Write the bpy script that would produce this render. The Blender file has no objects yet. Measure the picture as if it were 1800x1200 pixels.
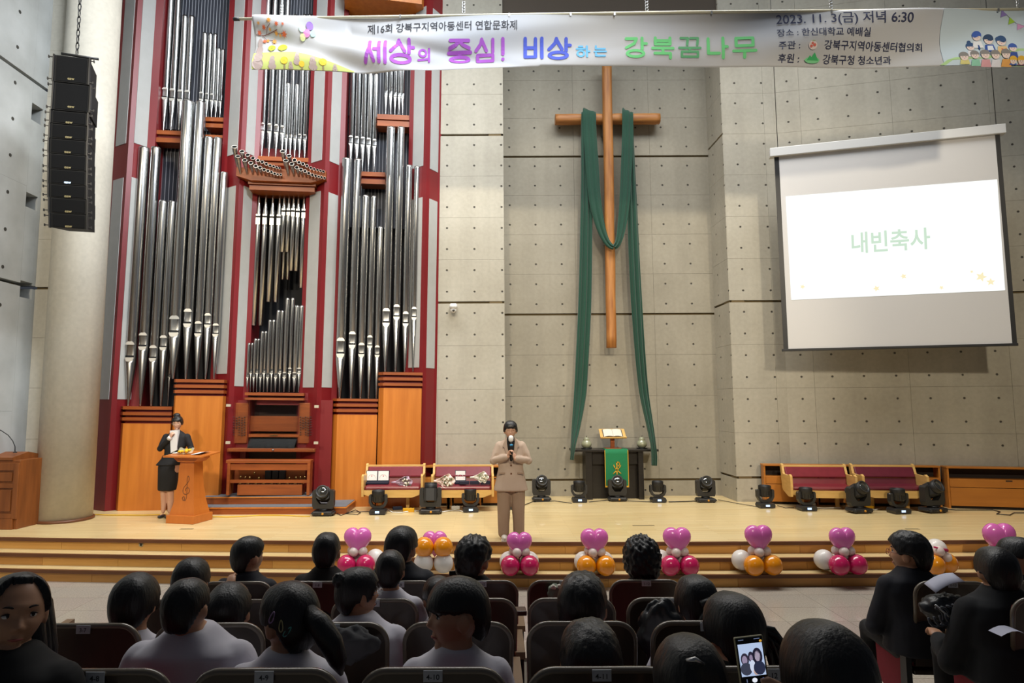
import bpy, bmesh, math, random
from mathutils import Vector, Matrix, noise
R = random.Random(7)
sin, cos, pi = math.sin, math.cos, math.pi
V = Vector
S = bpy.context.scene
COL = S.collection

# ------------------------------------------------------------------ camera
F, CX, CY, H = 1130.0, 850.0, 600.0, 2.4
T = math.atan(108 / F)
cd = bpy.data.cameras.new('camera')
cam = bpy.data.objects.new('camera', cd)
COL.objects.link(cam)
cd.sensor_width = 36; cd.lens = F / 1800 * 36; cd.shift_x = (900 - CX) / 1800
cd.clip_start = 0.05; cd.clip_end = 100
RO = math.radians(.25)
CR = (Matrix.Rotation(pi / 2 + T, 3, 'X') @ Matrix.Rotation(-RO, 3, 'Z'))
cam.location = (0, 0, H); cam.rotation_euler = CR.to_euler()
S.camera = cam
# ------------------------------------------------------------------ world, exposure, lights
S.view_settings.view_transform = 'Standard'; S.view_settings.look = 'None'
S.view_settings.gamma = 1; S.view_settings.use_curve_mapping = False
S.view_settings.exposure = 0.0
wd = bpy.data.worlds.new('hall'); S.world = wd; wd.use_nodes = True
wd.node_tree.nodes['Background'].inputs[0].default_value = (0.55, 0.62, 0.75, 1)
wd.node_tree.nodes['Background'].inputs[1].default_value = 0.06


def area(name, loc, target, sx, sy, power, col, spread=180):
    l = bpy.data.lights.new(name, 'AREA'); l.shape = 'RECTANGLE'; l.size = sx; l.size_y = sy
    l.energy = power; l.color = col; l.spread = math.radians(spread)
    o = bpy.data.objects.new(name, l); COL.objects.link(o); o.location = loc
    o.rotation_euler = (V(target) - V(loc)).to_track_quat('-Z', 'Y').to_euler()
    return o


def spot(name, loc, target, power, col, ang=50, blend=.6, rad=.15):
    l = bpy.data.lights.new(name, 'SPOT'); l.energy = power; l.color = col
    l.spot_size = math.radians(ang); l.spot_blend = blend; l.shadow_soft_size = rad
    o = bpy.data.objects.new(name, l); COL.objects.link(o); o.location = loc
    o.rotation_euler = (V(target) - V(loc)).to_track_quat('-Z', 'Y').to_euler()
    return o


WARM = (1.0, .88, .68); NEUT = (1.0, .95, .88); COOL = (.86, .93, 1.0)
# warm stage lighting: a row of profile spots on the ceiling bridge in front of the stage
for x, tx in ((-6.2, -6.4), (-2.2, -2.2), (2.0, 2.0), (6.2, 6.6)):
    spot('stage_spot', (x, -2, 9.0), (tx, 12.6, 3.2), 2600, WARM, 40, .5, .3)
# high house light washing the upper walls
area('wall_wash_light', (1, 8.2, 12.1), (1, 12.7, 5.0), 13, 1.2, 380, COOL, 150)
area('left_wall_fill', (1.5, 3.5, 11.8), (-7.0, 11, 6), 5, 2, 420, COOL, 90)  # unseen fill added to brighten the left wall and column
# floodlights straight above the stage
area('stage_flood_light', (.8, 9.6, 11.9), (.8, 10.8, 0), 13, 1.5, 520, NEUT, 110)

# ------------------------------------------------------------------ pixel rays (1800x1200 frame)
def ray(px, py):
    return CR @ V(((px - CX) / F, (CY - py) / F, -1))


C0 = V((0, 0, H))


def W(px, py, Y):
    d = ray(px, py); return C0 + d * (Y / d.y)


def G(px, py, z):
    d = ray(px, py); return C0 + d * ((z - H) / d.z)


def hit(px, py, M, c):
    """where the ray meets the plane local-y = c of frame M, in local coordinates"""
    I = M.inverted(); o = I @ C0; d = (I.to_3x3() @ ray(px, py)); k = (c - o.y) / d.y
    return o + d * k


def pxm(Y): return F / Y


# ------------------------------------------------------------------ materials
def lin(c):
    c = c / 255; return c / 12.92 if c <= .04045 else ((c + .055) / 1.055) ** 2.4


def rgb(h):
    if not isinstance(h, str): return h
    return tuple(lin(int(h[i:i + 2], 16)) for i in (0, 2, 4))


MC = {}


def mat(name, col, rough=.5, metal=0, emit=None, es=1, nscale=None, ncol=None, namt=.5, bump=0, stretch=(1, 1, 1), spec=.5, alpha=1, coat=0, detail=4, sheen=0, trans=0):
    if name in MC: return MC[name]
    m = bpy.data.materials.new(name); m.use_nodes = True; N = m.node_tree; b = N.nodes['Principled BSDF']
    c = rgb(col); b.inputs['Base Color'].default_value = (*c, 1)
    b.inputs['Roughness'].default_value = rough; b.inputs['Metallic'].default_value = metal
    b.inputs['Specular IOR Level'].default_value = spec; b.inputs['Coat Weight'].default_value = coat
    b.inputs['Alpha'].default_value = alpha
    b.inputs['Sheen Weight'].default_value = sheen
    b.inputs['Transmission Weight'].default_value = trans
    if emit:
        b.inputs['Emission Color'].default_value = (*rgb(emit), 1); b.inputs['Emission Strength'].default_value = es
    if nscale:
        tc = N.nodes.new('ShaderNodeTexCoord'); mp = N.nodes.new('ShaderNodeMapping'); mp.inputs[3].default_value = stretch
        n = N.nodes.new('ShaderNodeTexNoise'); n.inputs['Scale'].default_value = nscale; n.inputs['Detail'].default_value = detail
        N.links.new(tc.outputs['Object'], mp.inputs[0]); N.links.new(mp.outputs[0], n.inputs['Vector'])
        r = N.nodes.new('ShaderNodeMapRange'); r.inputs[1].default_value = .3; r.inputs[2].default_value = .7; r.inputs[3].default_value = 0; r.inputs[4].default_value = namt
        N.links.new(n.outputs[0], r.inputs[0])
        mx = N.nodes.new('ShaderNodeMix'); mx.data_type = 'RGBA'
        mx.inputs[6].default_value = (*c, 1); mx.inputs[7].default_value = (*rgb(ncol or col), 1)
        N.links.new(r.outputs[0], mx.inputs[0]); N.links.new(mx.outputs[2], b.inputs['Base Color'])
        if bump:
            bp = N.nodes.new('ShaderNodeBump'); bp.inputs['Strength'].default_value = bump; bp.inputs['Distance'].default_value = .01
            N.links.new(n.outputs[0], bp.inputs['Height']); N.links.new(bp.outputs[0], b.inputs['Normal'])
    MC[name] = m
    return m


def concrete(name, col, dark, hu=.55, hz=.431, holes=True, hz0=0):
    """board-formed concrete with small round tie holes on a regular grid (object x, z)"""
    m = mat(name, col, .82, nscale=.9, ncol=dark, namt=.8, bump=.03, detail=9)
    N = m.node_tree; b = N.nodes['Principled BSDF']; L = N.links
    base = b.inputs['Base Color'].links[0].from_socket
    tc = N.nodes.new('ShaderNodeTexCoord')
    n2 = N.nodes.new('ShaderNodeTexNoise'); n2.inputs['Scale'].default_value = 14; n2.inputs['Detail'].default_value = 6
    L.new(tc.outputs['Object'], n2.inputs['Vector'])
    r2 = N.nodes.new('ShaderNodeMapRange'); r2.inputs[1].default_value = .3; r2.inputs[2].default_value = .7; r2.inputs[3].default_value = .93; r2.inputs[4].default_value = 1.04
    L.new(n2.outputs[0], r2.inputs[0])
    # streaks running down
    mp = N.nodes.new('ShaderNodeMapping'); mp.inputs[3].default_value = (2.2, 2.2, .12)
    L.new(tc.outputs['Object'], mp.inputs[0])
    n3 = N.nodes.new('ShaderNodeTexNoise'); n3.inputs['Scale'].default_value = 1.6; n3.inputs['Detail'].default_value = 5
    L.new(mp.outputs[0], n3.inputs['Vector'])
    r3 = N.nodes.new('ShaderNodeMapRange'); r3.inputs[1].default_value = .35; r3.inputs[2].default_value = .65; r3.inputs[3].default_value = .94; r3.inputs[4].default_value = 1.03
    L.new(n3.outputs[0], r3.inputs[0])
    ml = N.nodes.new('ShaderNodeMath'); ml.operation = 'MULTIPLY'; L.new(r2.outputs[0], ml.inputs[0]); L.new(r3.outputs[0], ml.inputs[1])
    vm = N.nodes.new('ShaderNodeVectorMath'); vm.operation = 'SCALE'; L.new(base, vm.inputs[0]); L.new(ml.outputs[0], vm.inputs['Scale'])
    out = vm.outputs[0]
    if holes:
        sp = N.nodes.new('ShaderNodeSeparateXYZ'); L.new(tc.outputs['Object'], sp.inputs[0])

        def ax(o, per, off):
            a = N.nodes.new('ShaderNodeMath'); a.operation = 'ADD'; a.inputs[1].default_value = off; L.new(o, a.inputs[0])
            p = N.nodes.new('ShaderNodeMath'); p.operation = 'PINGPONG'; p.inputs[1].default_value = per / 2; L.new(a.outputs[0], p.inputs[0])
            return p.outputs[0]
        # pingpong gives 0..per/2 ; the hole centre sits at per/2
        def dist(o, per, off):
            s_ = N.nodes.new('ShaderNodeMath'); s_.operation = 'SUBTRACT'; s_.inputs[1].default_value = per / 2; L.new(ax(o, per, off), s_.inputs[0])
            q = N.nodes.new('ShaderNodeMath'); q.operation = 'POWER'; q.inputs[1].default_value = 2; L.new(s_.outputs[0], q.inputs[0]); return q.outputs[0]
        ad = N.nodes.new('ShaderNodeMath'); ad.operation = 'ADD'; L.new(dist(sp.outputs[0], hu, 0), ad.inputs[0]); L.new(dist(sp.outputs[2], hz, hz0), ad.inputs[1])
        rt = N.nodes.new('ShaderNodeMath'); rt.operation = 'SQRT'; L.new(ad.outputs[0], rt.inputs[0])
        rm = N.nodes.new('ShaderNodeMapRange'); rm.inputs[1].default_value = .014; rm.inputs[2].default_value = .024; L.new(rt.outputs[0], rm.inputs[0])
        mx = N.nodes.new('ShaderNodeMix'); mx.data_type = 'RGBA'; mx.inputs[6].default_value = (.06, .055, .045, 1)
        L.new(rm.outputs[0], mx.inputs[0]); L.new(out, mx.inputs[7]); out = mx.outputs[2]
        bp = N.nodes.new('ShaderNodeBump'); bp.inputs['Strength'].default_value = .8; bp.inputs['Distance'].default_value = .02
        L.new(rm.outputs[0], bp.inputs['Height'])
        old = b.inputs['Normal'].links[0].from_socket; L.new(old, bp.inputs['Normal']); L.new(bp.outputs[0], b.inputs['Normal'])
    L.new(out, b.inputs['Base Color'])
    return m


def planks(name, c1, c2, c3, row=.07, length=1.1, rough=.35, axis='x', coat=.2, msize=.02):
    m = mat(name, c1, rough, coat=coat)
    N = m.node_tree; b = N.nodes['Principled BSDF']; L = N.links
    tc = N.nodes.new('ShaderNodeTexCoord'); mp = N.nodes.new('ShaderNodeMapping')
    if axis == 'y': mp.inputs[2].default_value = (0, 0, pi / 2)
    if axis == 'z': mp.inputs[2].default_value = (pi / 2, 0, 0)
    L.new(tc.outputs['Object'], mp.inputs[0])
    br = N.nodes.new('ShaderNodeTexBrick'); br.inputs['Scale'].default_value = 1
    br.inputs['Brick Width'].default_value = length; br.inputs['Row Height'].default_value = row
    br.inputs['Mortar Size'].default_value = row * msize; br.inputs['Bias'].default_value = -.1
    br.inputs['Color1'].default_value = (*rgb(c1), 1); br.inputs['Color2'].default_value = (*rgb(c2), 1); br.inputs['Mortar'].default_value = (*rgb(c3), 1)
    br.offset_frequency = 2; br.offset = .37
    L.new(mp.outputs[0], br.inputs['Vector'])
    m2 = N.nodes.new('ShaderNodeMapping'); m2.inputs[3].default_value = (1.2, 30, 1.2)
    L.new(mp.outputs[0], m2.inputs[0])
    n = N.nodes.new('ShaderNodeTexNoise'); n.inputs['Scale'].default_value = 1.5; n.inputs['Detail'].default_value = 5; L.new(m2.outputs[0], n.inputs['Vector'])
    r = N.nodes.new('ShaderNodeMapRange'); r.inputs[1].default_value = .3; r.inputs[2].default_value = .7; r.inputs[3].default_value = .88; r.inputs[4].default_value = 1.05
    L.new(n.outputs[0], r.inputs[0])
    vm = N.nodes.new('ShaderNodeVectorMath'); vm.operation = 'SCALE'; L.new(br.outputs[0], vm.inputs[0]); L.new(r.outputs[0], vm.inputs['Scale'])
    L.new(vm.outputs[0], b.inputs['Base Color'])
    return m


# ------------------------------------------------------------------ mesh builder
class MB:
    def __init__(s): s.v = []; s.f = []; s.m = []; s.sm = []; s.k = 0

    def add(s, vs, fs, smooth=False):
        o = len(s.v); s.v += [V(p) for p in vs]
        for f in fs: s.f.append(tuple(i + o for i in f)); s.m.append(s.k); s.sm.append(smooth)
        return s

    def mi(s, k): s.k = k; return s

    def box(s, x0, x1, y0, y1, z0, z1, M=None):
        vs = [V((x, y, z)) for x in (x0, x1) for y in (y0, y1) for z in (z0, z1)]
        if M: vs = [M @ p for p in vs]
        return s.add(vs, [(0, 1, 3, 2), (4, 6, 7, 5), (0, 4, 5, 1), (2, 3, 7, 6), (0, 2, 6, 4), (1, 5, 7, 3)])

    def bev(s, x0, x1, y0, y1, z0, z1, r=.01, M=None):
        """box with chamfered edges"""
        bm = bmesh.new(); bmesh.ops.create_cube(bm, size=1)
        for v in bm.verts:
            v.co = V(((x0 + x1) / 2 + v.co.x * (x1 - x0), (y0 + y1) / 2 + v.co.y * (y1 - y0), (z0 + z1) / 2 + v.co.z * (z1 - z0)))
        bmesh.ops.bevel(bm, geom=bm.edges[:], offset=min(r, .45 * min(x1 - x0, y1 - y0, z1 - z0)), segments=2, affect='EDGES', profile=.5)
        bm.verts.index_update()
        s.add([M @ v.co if M else v.co for v in bm.verts], [[v.index for v in f.verts] for f in bm.faces]); bm.free(); return s

    def prism(s, poly, a0, a1, axis='z', M=None):
        """extrude polygon [(u,v)] along axis: z -> (u,v)=(x,y); y -> (x,z); x -> (y,z)"""
        n = len(poly); vs = []
        for a in (a0, a1):
            for u, w in poly:
                p = V((u, w, a)) if axis == 'z' else V((u, a, w)) if axis == 'y' else V((a, u, w))
                vs.append(M @ p if M else p)
        fs = [tuple(range(n))[::-1], tuple(range(n, 2 * n))] + [(i, (i + 1) % n, n + (i + 1) % n, n + i) for i in range(n)]
        return s.add(vs, fs)

    def tube(s, pts, rad, n=10, caps=True, smooth=True, flat=1.0):
        pts = [V(p) for p in pts]; rad = rad if isinstance(rad, (list, tuple)) else [rad] * len(pts)
        vs = []; fs = []; up = None
        for i, p in enumerate(pts):
            t = (pts[min(i + 1, len(pts) - 1)] - pts[max(i - 1, 0)])
            if t.length < 1e-9: t = V((0, 0, 1))
            t.normalize()
            if up is None: up = t.orthogonal().normalized()
            up = (up - t * up.dot(t))
            up = up.normalized() if up.length > 1e-6 else t.orthogonal().normalized()
            w = t.cross(up)
            for k in range(n):
                a = 2 * pi * k / n; vs.append(p + (up * cos(a) + w * sin(a) * flat) * rad[i])
        for i in range(len(pts) - 1):
            for k in range(n):
                a = i * n + k; b = i * n + (k + 1) % n; fs.append((a, b, b + n, a + n))
        if caps: fs.append(tuple(range(n))[::-1]); fs.append(tuple((len(pts) - 1) * n + k for k in range(n)))
        return s.add(vs, fs, smooth)

    def lathe(s, prof, n=20, M=None, smooth=True, sx=1, sy=1):
        vs = []; fs = []
        for r, z in prof:
            for k in range(n):
                a = 2 * pi * k / n; p = V((r * cos(a) * sx, r * sin(a) * sy, z)); vs.append(M @ p if M else p)
        for i in range(len(prof) - 1):
            for k in range(n):
                a = i * n + k; b = i * n + (k + 1) % n; fs.append((a, b, b + n, a + n))
        fs.append(tuple(range(n))[::-1]); fs.append(tuple((len(prof) - 1) * n + k for k in range(n)))
        return s.add(vs, fs, smooth)

    def ball(s, c, r, nu=16, nv=10, fn=None):
        rx, ry, rz = r if isinstance(r, (tuple, list)) else (r, r, r); c = V(c); vs = []; fs = []
        for j in range(nv + 1):
            th = pi * j / nv
            for i in range(nu):
                ph = 2 * pi * i / nu; d = V((sin(th) * cos(ph), sin(th) * sin(ph), cos(th)))
                vs.append(c + (fn(d) if fn else V((d.x * rx, d.y * ry, d.z * rz))))
        for j in range(nv):
            for i in range(nu):
                a = j * nu + i; b = j * nu + (i + 1) % nu; fs.append((a, a + nu, b + nu, b))
        return s.add(vs, fs, True)

    def grid(s, P, nu, nv, smooth=True):
        """P(i,j) -> point, (nu+1)x(nv+1)"""
        vs = [P(i, j) for j in range(nv + 1) for i in range(nu + 1)]
        fs = [(j * (nu + 1) + i, j * (nu + 1) + i + 1, (j + 1) * (nu + 1) + i + 1, (j + 1) * (nu + 1) + i) for j in range(nv) for i in range(nu)]
        return s.add(vs, fs, smooth)

    def mesh(s, name, mats):
        me = bpy.data.meshes.new(name); me.from_pydata([tuple(p) for p in s.v], [], s.f)
        for m in (mats if isinstance(mats, (list, tuple)) else [mats]): me.materials.append(m)
        me.polygons.foreach_set('material_index', s.m); me.polygons.foreach_set('use_smooth', s.sm)
        bm = bmesh.new(); bm.from_mesh(me); bmesh.ops.remove_doubles(bm, verts=bm.verts, dist=1e-6)
        bmesh.ops.recalc_face_normals(bm, faces=bm.faces); bm.to_mesh(me); bm.free(); me.update()
        return me

    def build(s, name, mats, parent=None, loc=None, **kw):
        o = bpy.data.objects.new(name, s.mesh(name, mats)); COL.objects.link(o); o.parent = parent
        if loc is not None: o.location = loc
        for k, w in kw.items(): o[k] = w
        return o


def thing(name, label, cat, loc=(0, 0, 0), rz=0, group=None, M=None):
    o = bpy.data.objects.new(name, None); COL.objects.link(o); o.empty_display_size = .1
    if M is not None: o.matrix_world = M
    else: o.location = loc; o.rotation_euler = (0, 0, rz)
    o['label'] = label; o['category'] = cat
    if group: o['group'] = group
    return o


def tag(o, label, cat, group=None):
    o['label'] = label; o['category'] = cat
    if group: o['group'] = group
    return o


def dup(r, label, loc=None, rz=None, group=None):
    c = r.copy(); COL.objects.link(c); c['label'] = label
    if loc is not None: c.location = loc
    if rz is not None: c.rotation_euler = (0, 0, rz)
    if group: c['group'] = group
    for ch in r.children:
        d = ch.copy(); COL.objects.link(d); d.parent = c
        for g in ch.children:
            e = g.copy(); COL.objects.link(e); e.parent = d
    return c


def inst(o, name, parent, loc=None, rot=None):
    c = bpy.data.objects.new(name, o.data); COL.objects.link(c); c.parent = parent
    if loc is not None: c.location = loc
    if rot is not None: c.rotation_euler = rot
    return c


def frame(o, rz, ry=0): return Matrix.Translation(V(o)) @ Matrix.Rotation(rz, 4, 'Z') @ Matrix.Rotation(ry, 4, 'Y')


# ------------------------------------------------------------------ common materials
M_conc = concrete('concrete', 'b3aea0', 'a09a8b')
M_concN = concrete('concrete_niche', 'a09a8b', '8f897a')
M_concW = concrete('concrete_side', 'aeaea8', '94948e', hu=.9, hz=.75)
M_concC = concrete('concrete_plain', 'c6c1b4', 'b5b0a3', holes=False)
M_groove = mat('groove', '6a5a3c', .9)
M_red = mat('organ_red', '74151a', .42, nscale=3, ncol='681014', namt=.4)
M_grey = mat('organ_grey', 'a9a9a6', .7, nscale=6, ncol='a0a09c', bump=.05)
M_pipe = mat('pipe_tin', (.5, .5, .49), .27, 1.0, nscale=1, ncol=(.4, .4, .395), namt=.5, stretch=(3, 3, .3))
M_pipedk = mat('pipe_slot', '0b0b0b', .8)
M_lip = mat('pipe_lip', (.74, .71, .64), .35, .55)
M_black = mat('black_cloth', '101214', .85)
M_blk = mat('black_plastic', '1d1d1e', .45)
M_veneer = mat('orange_veneer', 'c97a2e', .38, nscale=2.2, ncol='b1631f', namt=.75, stretch=(5, 5, .35), detail=6, coat=.15)
M_cherry = mat('cherry_wood', '9a4f1e', .4, nscale=3, ncol='7c3b14', namt=.8, stretch=(.6, 6, 6), coat=.1)
M_maple = mat('maple_wood', 'd9b06a', .4, nscale=3, ncol='c4984f', namt=.7, stretch=(1, 1, 6), coat=.1)
M_stage = planks('stage_maple', 'e6cf9c', 'dcc087', 'a98d58', .065, 1.3, .33)
M_nose = mat('dark_nosing', '6b4022', .45, nscale=5, ncol='55311a', stretch=(.4, 3, 3))
M_riser = mat('riser_wood', 'd8a358', .45, nscale=3, ncol='ca9248', stretch=(.4, 5, 5))
M_riser2 = mat('riser_wood_dark', 'c8904a', .45, nscale=3, ncol='ba803c', stretch=(.4, 5, 5))
M_tile = mat('granite', 'c2b9aa', .22, nscale=60, ncol='9d958a', namt=.8, detail=8, coat=.25)
M_tile2 = mat('granite_pink', 'c0b5a7', .24, nscale=60, ncol='9b9188', namt=.8, detail=8, coat=.25)
M_carpet = mat('grey_carpet', '6d7075', .95, nscale=80, ncol='585b60')
M_white = mat('white_metal', 'd8d8d6', .4)
M_steel = mat('steel', (.5, .5, .5), .35, 1)
M_brass = mat('brass', (.75, .55, .22), .25, 1)

# ------------------------------------------------------------------ walls
GR = .045


def wall(name, p0, p1, z0, z1, grooves, gz0, th=.3, mt=M_conc, pw=1.65, ph=.8625, off=0, seam=.0035):
    """a pour of concrete formed in panels; p0,p1 = (x,y) ends of the visible face, left to right"""
    p0 = V((p0[0], p0[1], 0)); p1 = V((p1[0], p1[1], 0)); d = p1 - p0; L = d.length
    o = p0 + V((0, 0, gz0)); M = frame(o, math.atan2(d.y, d.x))
    b = MB().box(0, L, .045, th, z0 - gz0, z1 - gz0); w = b.build(name, M_groove, None, kind='structure'); w.matrix_world = M
    xs = [0]; x = off if off > 0 else off + pw
    while x < L - .05:
        if x > .05: xs.append(x)
        x += pw
    xs.append(L)
    zs = set([z0 - gz0, z1 - gz0]); 
    k = math.ceil((z0 - gz0) / ph)
    while k * ph < z1 - gz0: zs.add(round(k * ph, 4)); k += 1
    zs = sorted(zs); zs = [zs[0]] + [a for i, a in enumerate(zs[1:], 1) if a - zs[i - 1] > .04]
    gs = [round(g - gz0, 3) for g in grooves]
    for i in range(len(xs) - 1):
        for j in range(len(zs) - 1):
            a = zs[j]; c = zs[j + 1]
            if c - a < .03: continue
            lo = a + (GR / 2 if any(abs(a - g) < .06 for g in gs) else seam / 2); hi = c - (GR / 2 if any(abs(c - g) < .06 for g in gs) else seam / 2)
            MB().box(xs[i] + (seam / 2 if i else 0), xs[i + 1] - (seam / 2 if i < len(xs) - 2 else 0), 0, .05, lo, hi).build('concrete_panel', mt, w)
    return w


ZT = 12.4
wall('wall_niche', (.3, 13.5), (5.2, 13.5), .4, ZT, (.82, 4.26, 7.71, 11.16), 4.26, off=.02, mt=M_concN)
wall('wall_back_left', (-1.0, 12.65), (.41, 12.65), .4, ZT, (.94, 4.39, 7.85, 11.29), 4.39, off=.1)
wall('wall_niche_left', (.42, 12.655), (.42, 13.5), .4, ZT, (.94, 4.39, 7.85), 4.39, pw=3)
wall('wall_niche_right', (4.89, 13.5), (4.89, 12.655), .4, ZT, (.94, 4.39, 7.85), 4.39, pw=3)
wall('wall_back_right', (4.9, 12.65), (5.95, 12.65), .4, ZT, (.94, 4.39, 7.93), 4.39, off=.85)
wall('wall_right', (5.95, 12.65), (13.0, 10.95), .4, ZT, (.94, 4.39, 7.93), 4.39, off=.5)
# left side wall with square openings
lw = wall('wall_left_rear', (-7.75, 10.98), (-7.12, 10.98), .4, ZT, (4.41, 7.97), 4.41, mt=M_concC, pw=2.4)
wall('wall_left_end', (-7.42, 11.2), (-7.42, 13), .4, ZT, (4.41, 7.97), 4.41, mt=M_concC, pw=9)
wl = MB().box(-8.3, -8.05, 2, 11, -.2, ZT).build('wall_left', M_groove, None, kind='structure')
PKY0, PKY1 = 10.62, 10.9
pk = [(9.72, 10.1), (7.28, 7.58), (5.75, 6.0), (4.2, 4.48)]
zz = [-.2]
for a, b in pk[::-1]: zz += [a, b]
zz.append(ZT)


def lpanel(y0, y1, z0, z1):
    MB().box(-8.06, -7.75, y0 + .001, y1 - .001, z0, z1).build('concrete_panel', M_concW2, wl)


M_concW2 = mat('concrete_left', 'b4b6b4', .85, nscale=1.2, ncol='92938f', namt=.9, bump=.15, detail=9)
for i in range(0, len(zz) - 1, 2):
    a, b = zz[i], zz[i + 1]; g = [q for q in (4.41, 7.97) if a < q < b]
    cuts = [a] + [c for q in g for c in (q - .03, q + .03)] + [b]
    for k in range(0, len(cuts), 2): lpanel(PKY0, PKY1, cuts[k], cuts[k + 1])
for y0, y1 in ((2, 4.2), (4.2, 6.4), (6.4, 8.5), (8.5, PKY0), (PKY1, 11.0)):
    for a, b in ((-.2, 2.3), (2.302, 4.38), (4.44, 6.1), (6.102, 7.94), (8.0, 10), (10.002, ZT)): lpanel(y0, y1, a, b)
th_ = MB()
for y in (8.7, 9.45, 10.2):
    for k in range(16):
        z = .9 + k * .62; th_.lathe([(.0, -.002), (.03, -.001), (.03, .003), (.02, .0035), (0, -.004)], 10, Matrix.Translation((-7.748, y, z)) @ Matrix.Rotation(pi / 2, 4, 'Y'))
th_.build('tie_hole', mat('hole_dark', '3a3832', .9), wl, kind='stuff')
# soffit above the niche and ceiling
MB().box(.42, 4.92, 12.72, 13.6, 10.42, ZT).build('trim_1', mat('dark_lintel', '4a4035', .8), None, kind='structure')
MB().box(-10, 14, 7, 14, ZT, ZT + .2).build('ceiling', mat('ceiling_grey', '8a8a88', .9), None, kind='structure')

# round column
ca, cb = W(112, 905, 11.04), W(167, 5, 11.04)
LX = (cb.x - ca.x) / (cb.z - ca.z); cc = V((ca.x, 11.04, 0))
SHR = Matrix.Translation(cc) @ Matrix.Translation((0, 0, .48)) @ Matrix.Rotation(math.atan(LX), 4, 'Y') @ Matrix.Translation((0, 0, -.48))
MB().lathe([(.425, .45), (.425, ZT)], 48, SHR).build('trim_2', M_concC, None, kind='structure')
MB().lathe([(.45, .48), (.455, .49), (.455, .52), (.43, .525)], 48, Matrix.Translation(cc)).build('trim_3', M_nose, None, kind='structure')

# ------------------------------------------------------------------ stage, steps, floors
def edgeY(x): return 9.07 + (.0047 if x < 3.4 else .0025) * (x - 3.4) ** 2


XS = [-8.2 + i * .6 for i in range(36)]


def stepslab(name, off, back, z0, z1, mt, parent=None, kind='structure', lip=0):
    m = MB(); n = len(XS)
    fr = [(x, edgeY(x) + off) for x in XS]
    bk = [(x, (back if back else edgeY(x) + off + .5)) for x in XS]
    vs = [(x, y, z) for z in (z0, z1) for row in (fr, bk) for x, y in row]
    fs = []
    for i in range(n - 1):
        a = i; b = i + 1
        fs += [(a, b, n + b, n + a), (2 * n + a, 3 * n + a, 3 * n + b, 2 * n + b), (a, 2 * n + a, 2 * n + b, b), (n + a, n + b, 3 * n + b, 3 * n + a)]
    fs += [(0, n, 3 * n, 2 * n), (n - 1, 3 * n - 1, 4 * n - 1, 2 * n - 1)]
    m.add(vs, fs); o = m.build(name, mt, parent)
    if kind: o['kind'] = kind
    return o


stepslab('stage_floor', .05, 13.9, .43, .48, M_stage)
for k, (off, zt) in enumerate(((0, .48), (-.25, .32), (-.46, .16))):
    st = stepslab('stage_step', off + .05, None if k else None, zt - .16, zt - .046, M_riser2)
    if k: stepslab('tread', off + .045, None, zt - .046, zt - .001, M_stage, st, None)
    # dark nosing lip
    m = MB(); n = len(XS); 
    for i in range(n - 1):
        x0, x1 = XS[i], XS[i + 1]; y0, y1 = edgeY(x0) + off, edgeY(x1) + off
        m.add([(x0, y0, zt - .045), (x1, y1, zt - .045), (x1, y1 + .05, zt - .045), (x0, y0 + .05, zt - .045), (x0, y0, zt), (x1, y1, zt), (x1, y1 + .05, zt), (x0, y0 + .05, zt)],
              [(0, 1, 5, 4), (3, 7, 6, 2), (4, 5, 6, 7), (0, 3, 2, 1)])
    m.build('nosing', M_nose, st)
    x = -8.1; q = 0
    while x < 12.3:
        w = .75 + .5 * R.random(); x1 = min(x + w, 12.4); ya, yb = edgeY(x) + off + .035, edgeY(x1) + off + .035
        m = MB().add([(x + .002, ya, zt - .16), (x1 - .002, yb, zt - .16), (x1 - .002, yb + .03, zt - .16), (x + .002, ya + .03, zt - .16), (x + .002, ya, zt - .05), (x1 - .002, yb, zt - .05), (x1 - .002, yb + .03, zt - .05), (x + .002, ya + .03, zt - .05)],
                     [(0, 1, 5, 4), (3, 7, 6, 2), (4, 5, 6, 7), (0, 3, 2, 1), (0, 4, 7, 3), (1, 2, 6, 5)])
        m.build('riser_board', M_riser if R.random() < .6 else M_riser2, st); x = x1
# maple strip on top edge of the two treads is the tread itself
fl = MB().box(-9, 14, -2, 9.6, -.3, -.03).build('floor', mat('floor_grout', '5d564c', .8), None, kind='structure')
TX, TY = .68, .49
for i in range(-13, 20):
    for j in range(9):
        x0 = 3.31 - 5 * TX + i * TX; y1 = 9.27 - j * TY
        if i < -4 - 3 and j > 7: continue
        if -6 < i < 2 and j > 5: continue
        if j == 0 and -5 < i: continue
        MB().box(x0 + .002, x0 + TX - .002, y1 - TY + .002, y1 - .002, -.031, 0).build('floor_tile', M_tile if R.random() < .7 else M_tile2, fl)
# gently rising auditorium floor under the rows
MB().prism([(5.3, -.05), (5.3, .0), (-.5, .87), (-.5, -.05)], -9, 2.1, 'x').build('floor_tier', M_tile, None, kind='structure')
MB().prism([(4.85, -.05), (4.85, .005), (-.5, .87), (-.5, -.05)], 2.1, 9, 'x').build('floor_tier', M_tile, None, kind='structure')

TS = bpy.data.scenes.new('workbench')


def evaluated(ob):
    TS.collection.objects.link(ob); vl = TS.view_layers[0]; vl.update()
    me = bpy.data.meshes.new_from_object(ob.evaluated_get(vl.depsgraph)); TS.collection.objects.unlink(ob); return me
# ================================================================== pipe organ
OM = frame((-7.05, 11.87, .48), math.radians(4.9), math.radians(.85))
organ = thing('pipe_organ', 'tall pipe organ with dark red frame, grey panels and silver pipes', 'organ', M=OM)


def oh(px, py, c): return hit(px, py, OM, c)


OT = 11.0


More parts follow.
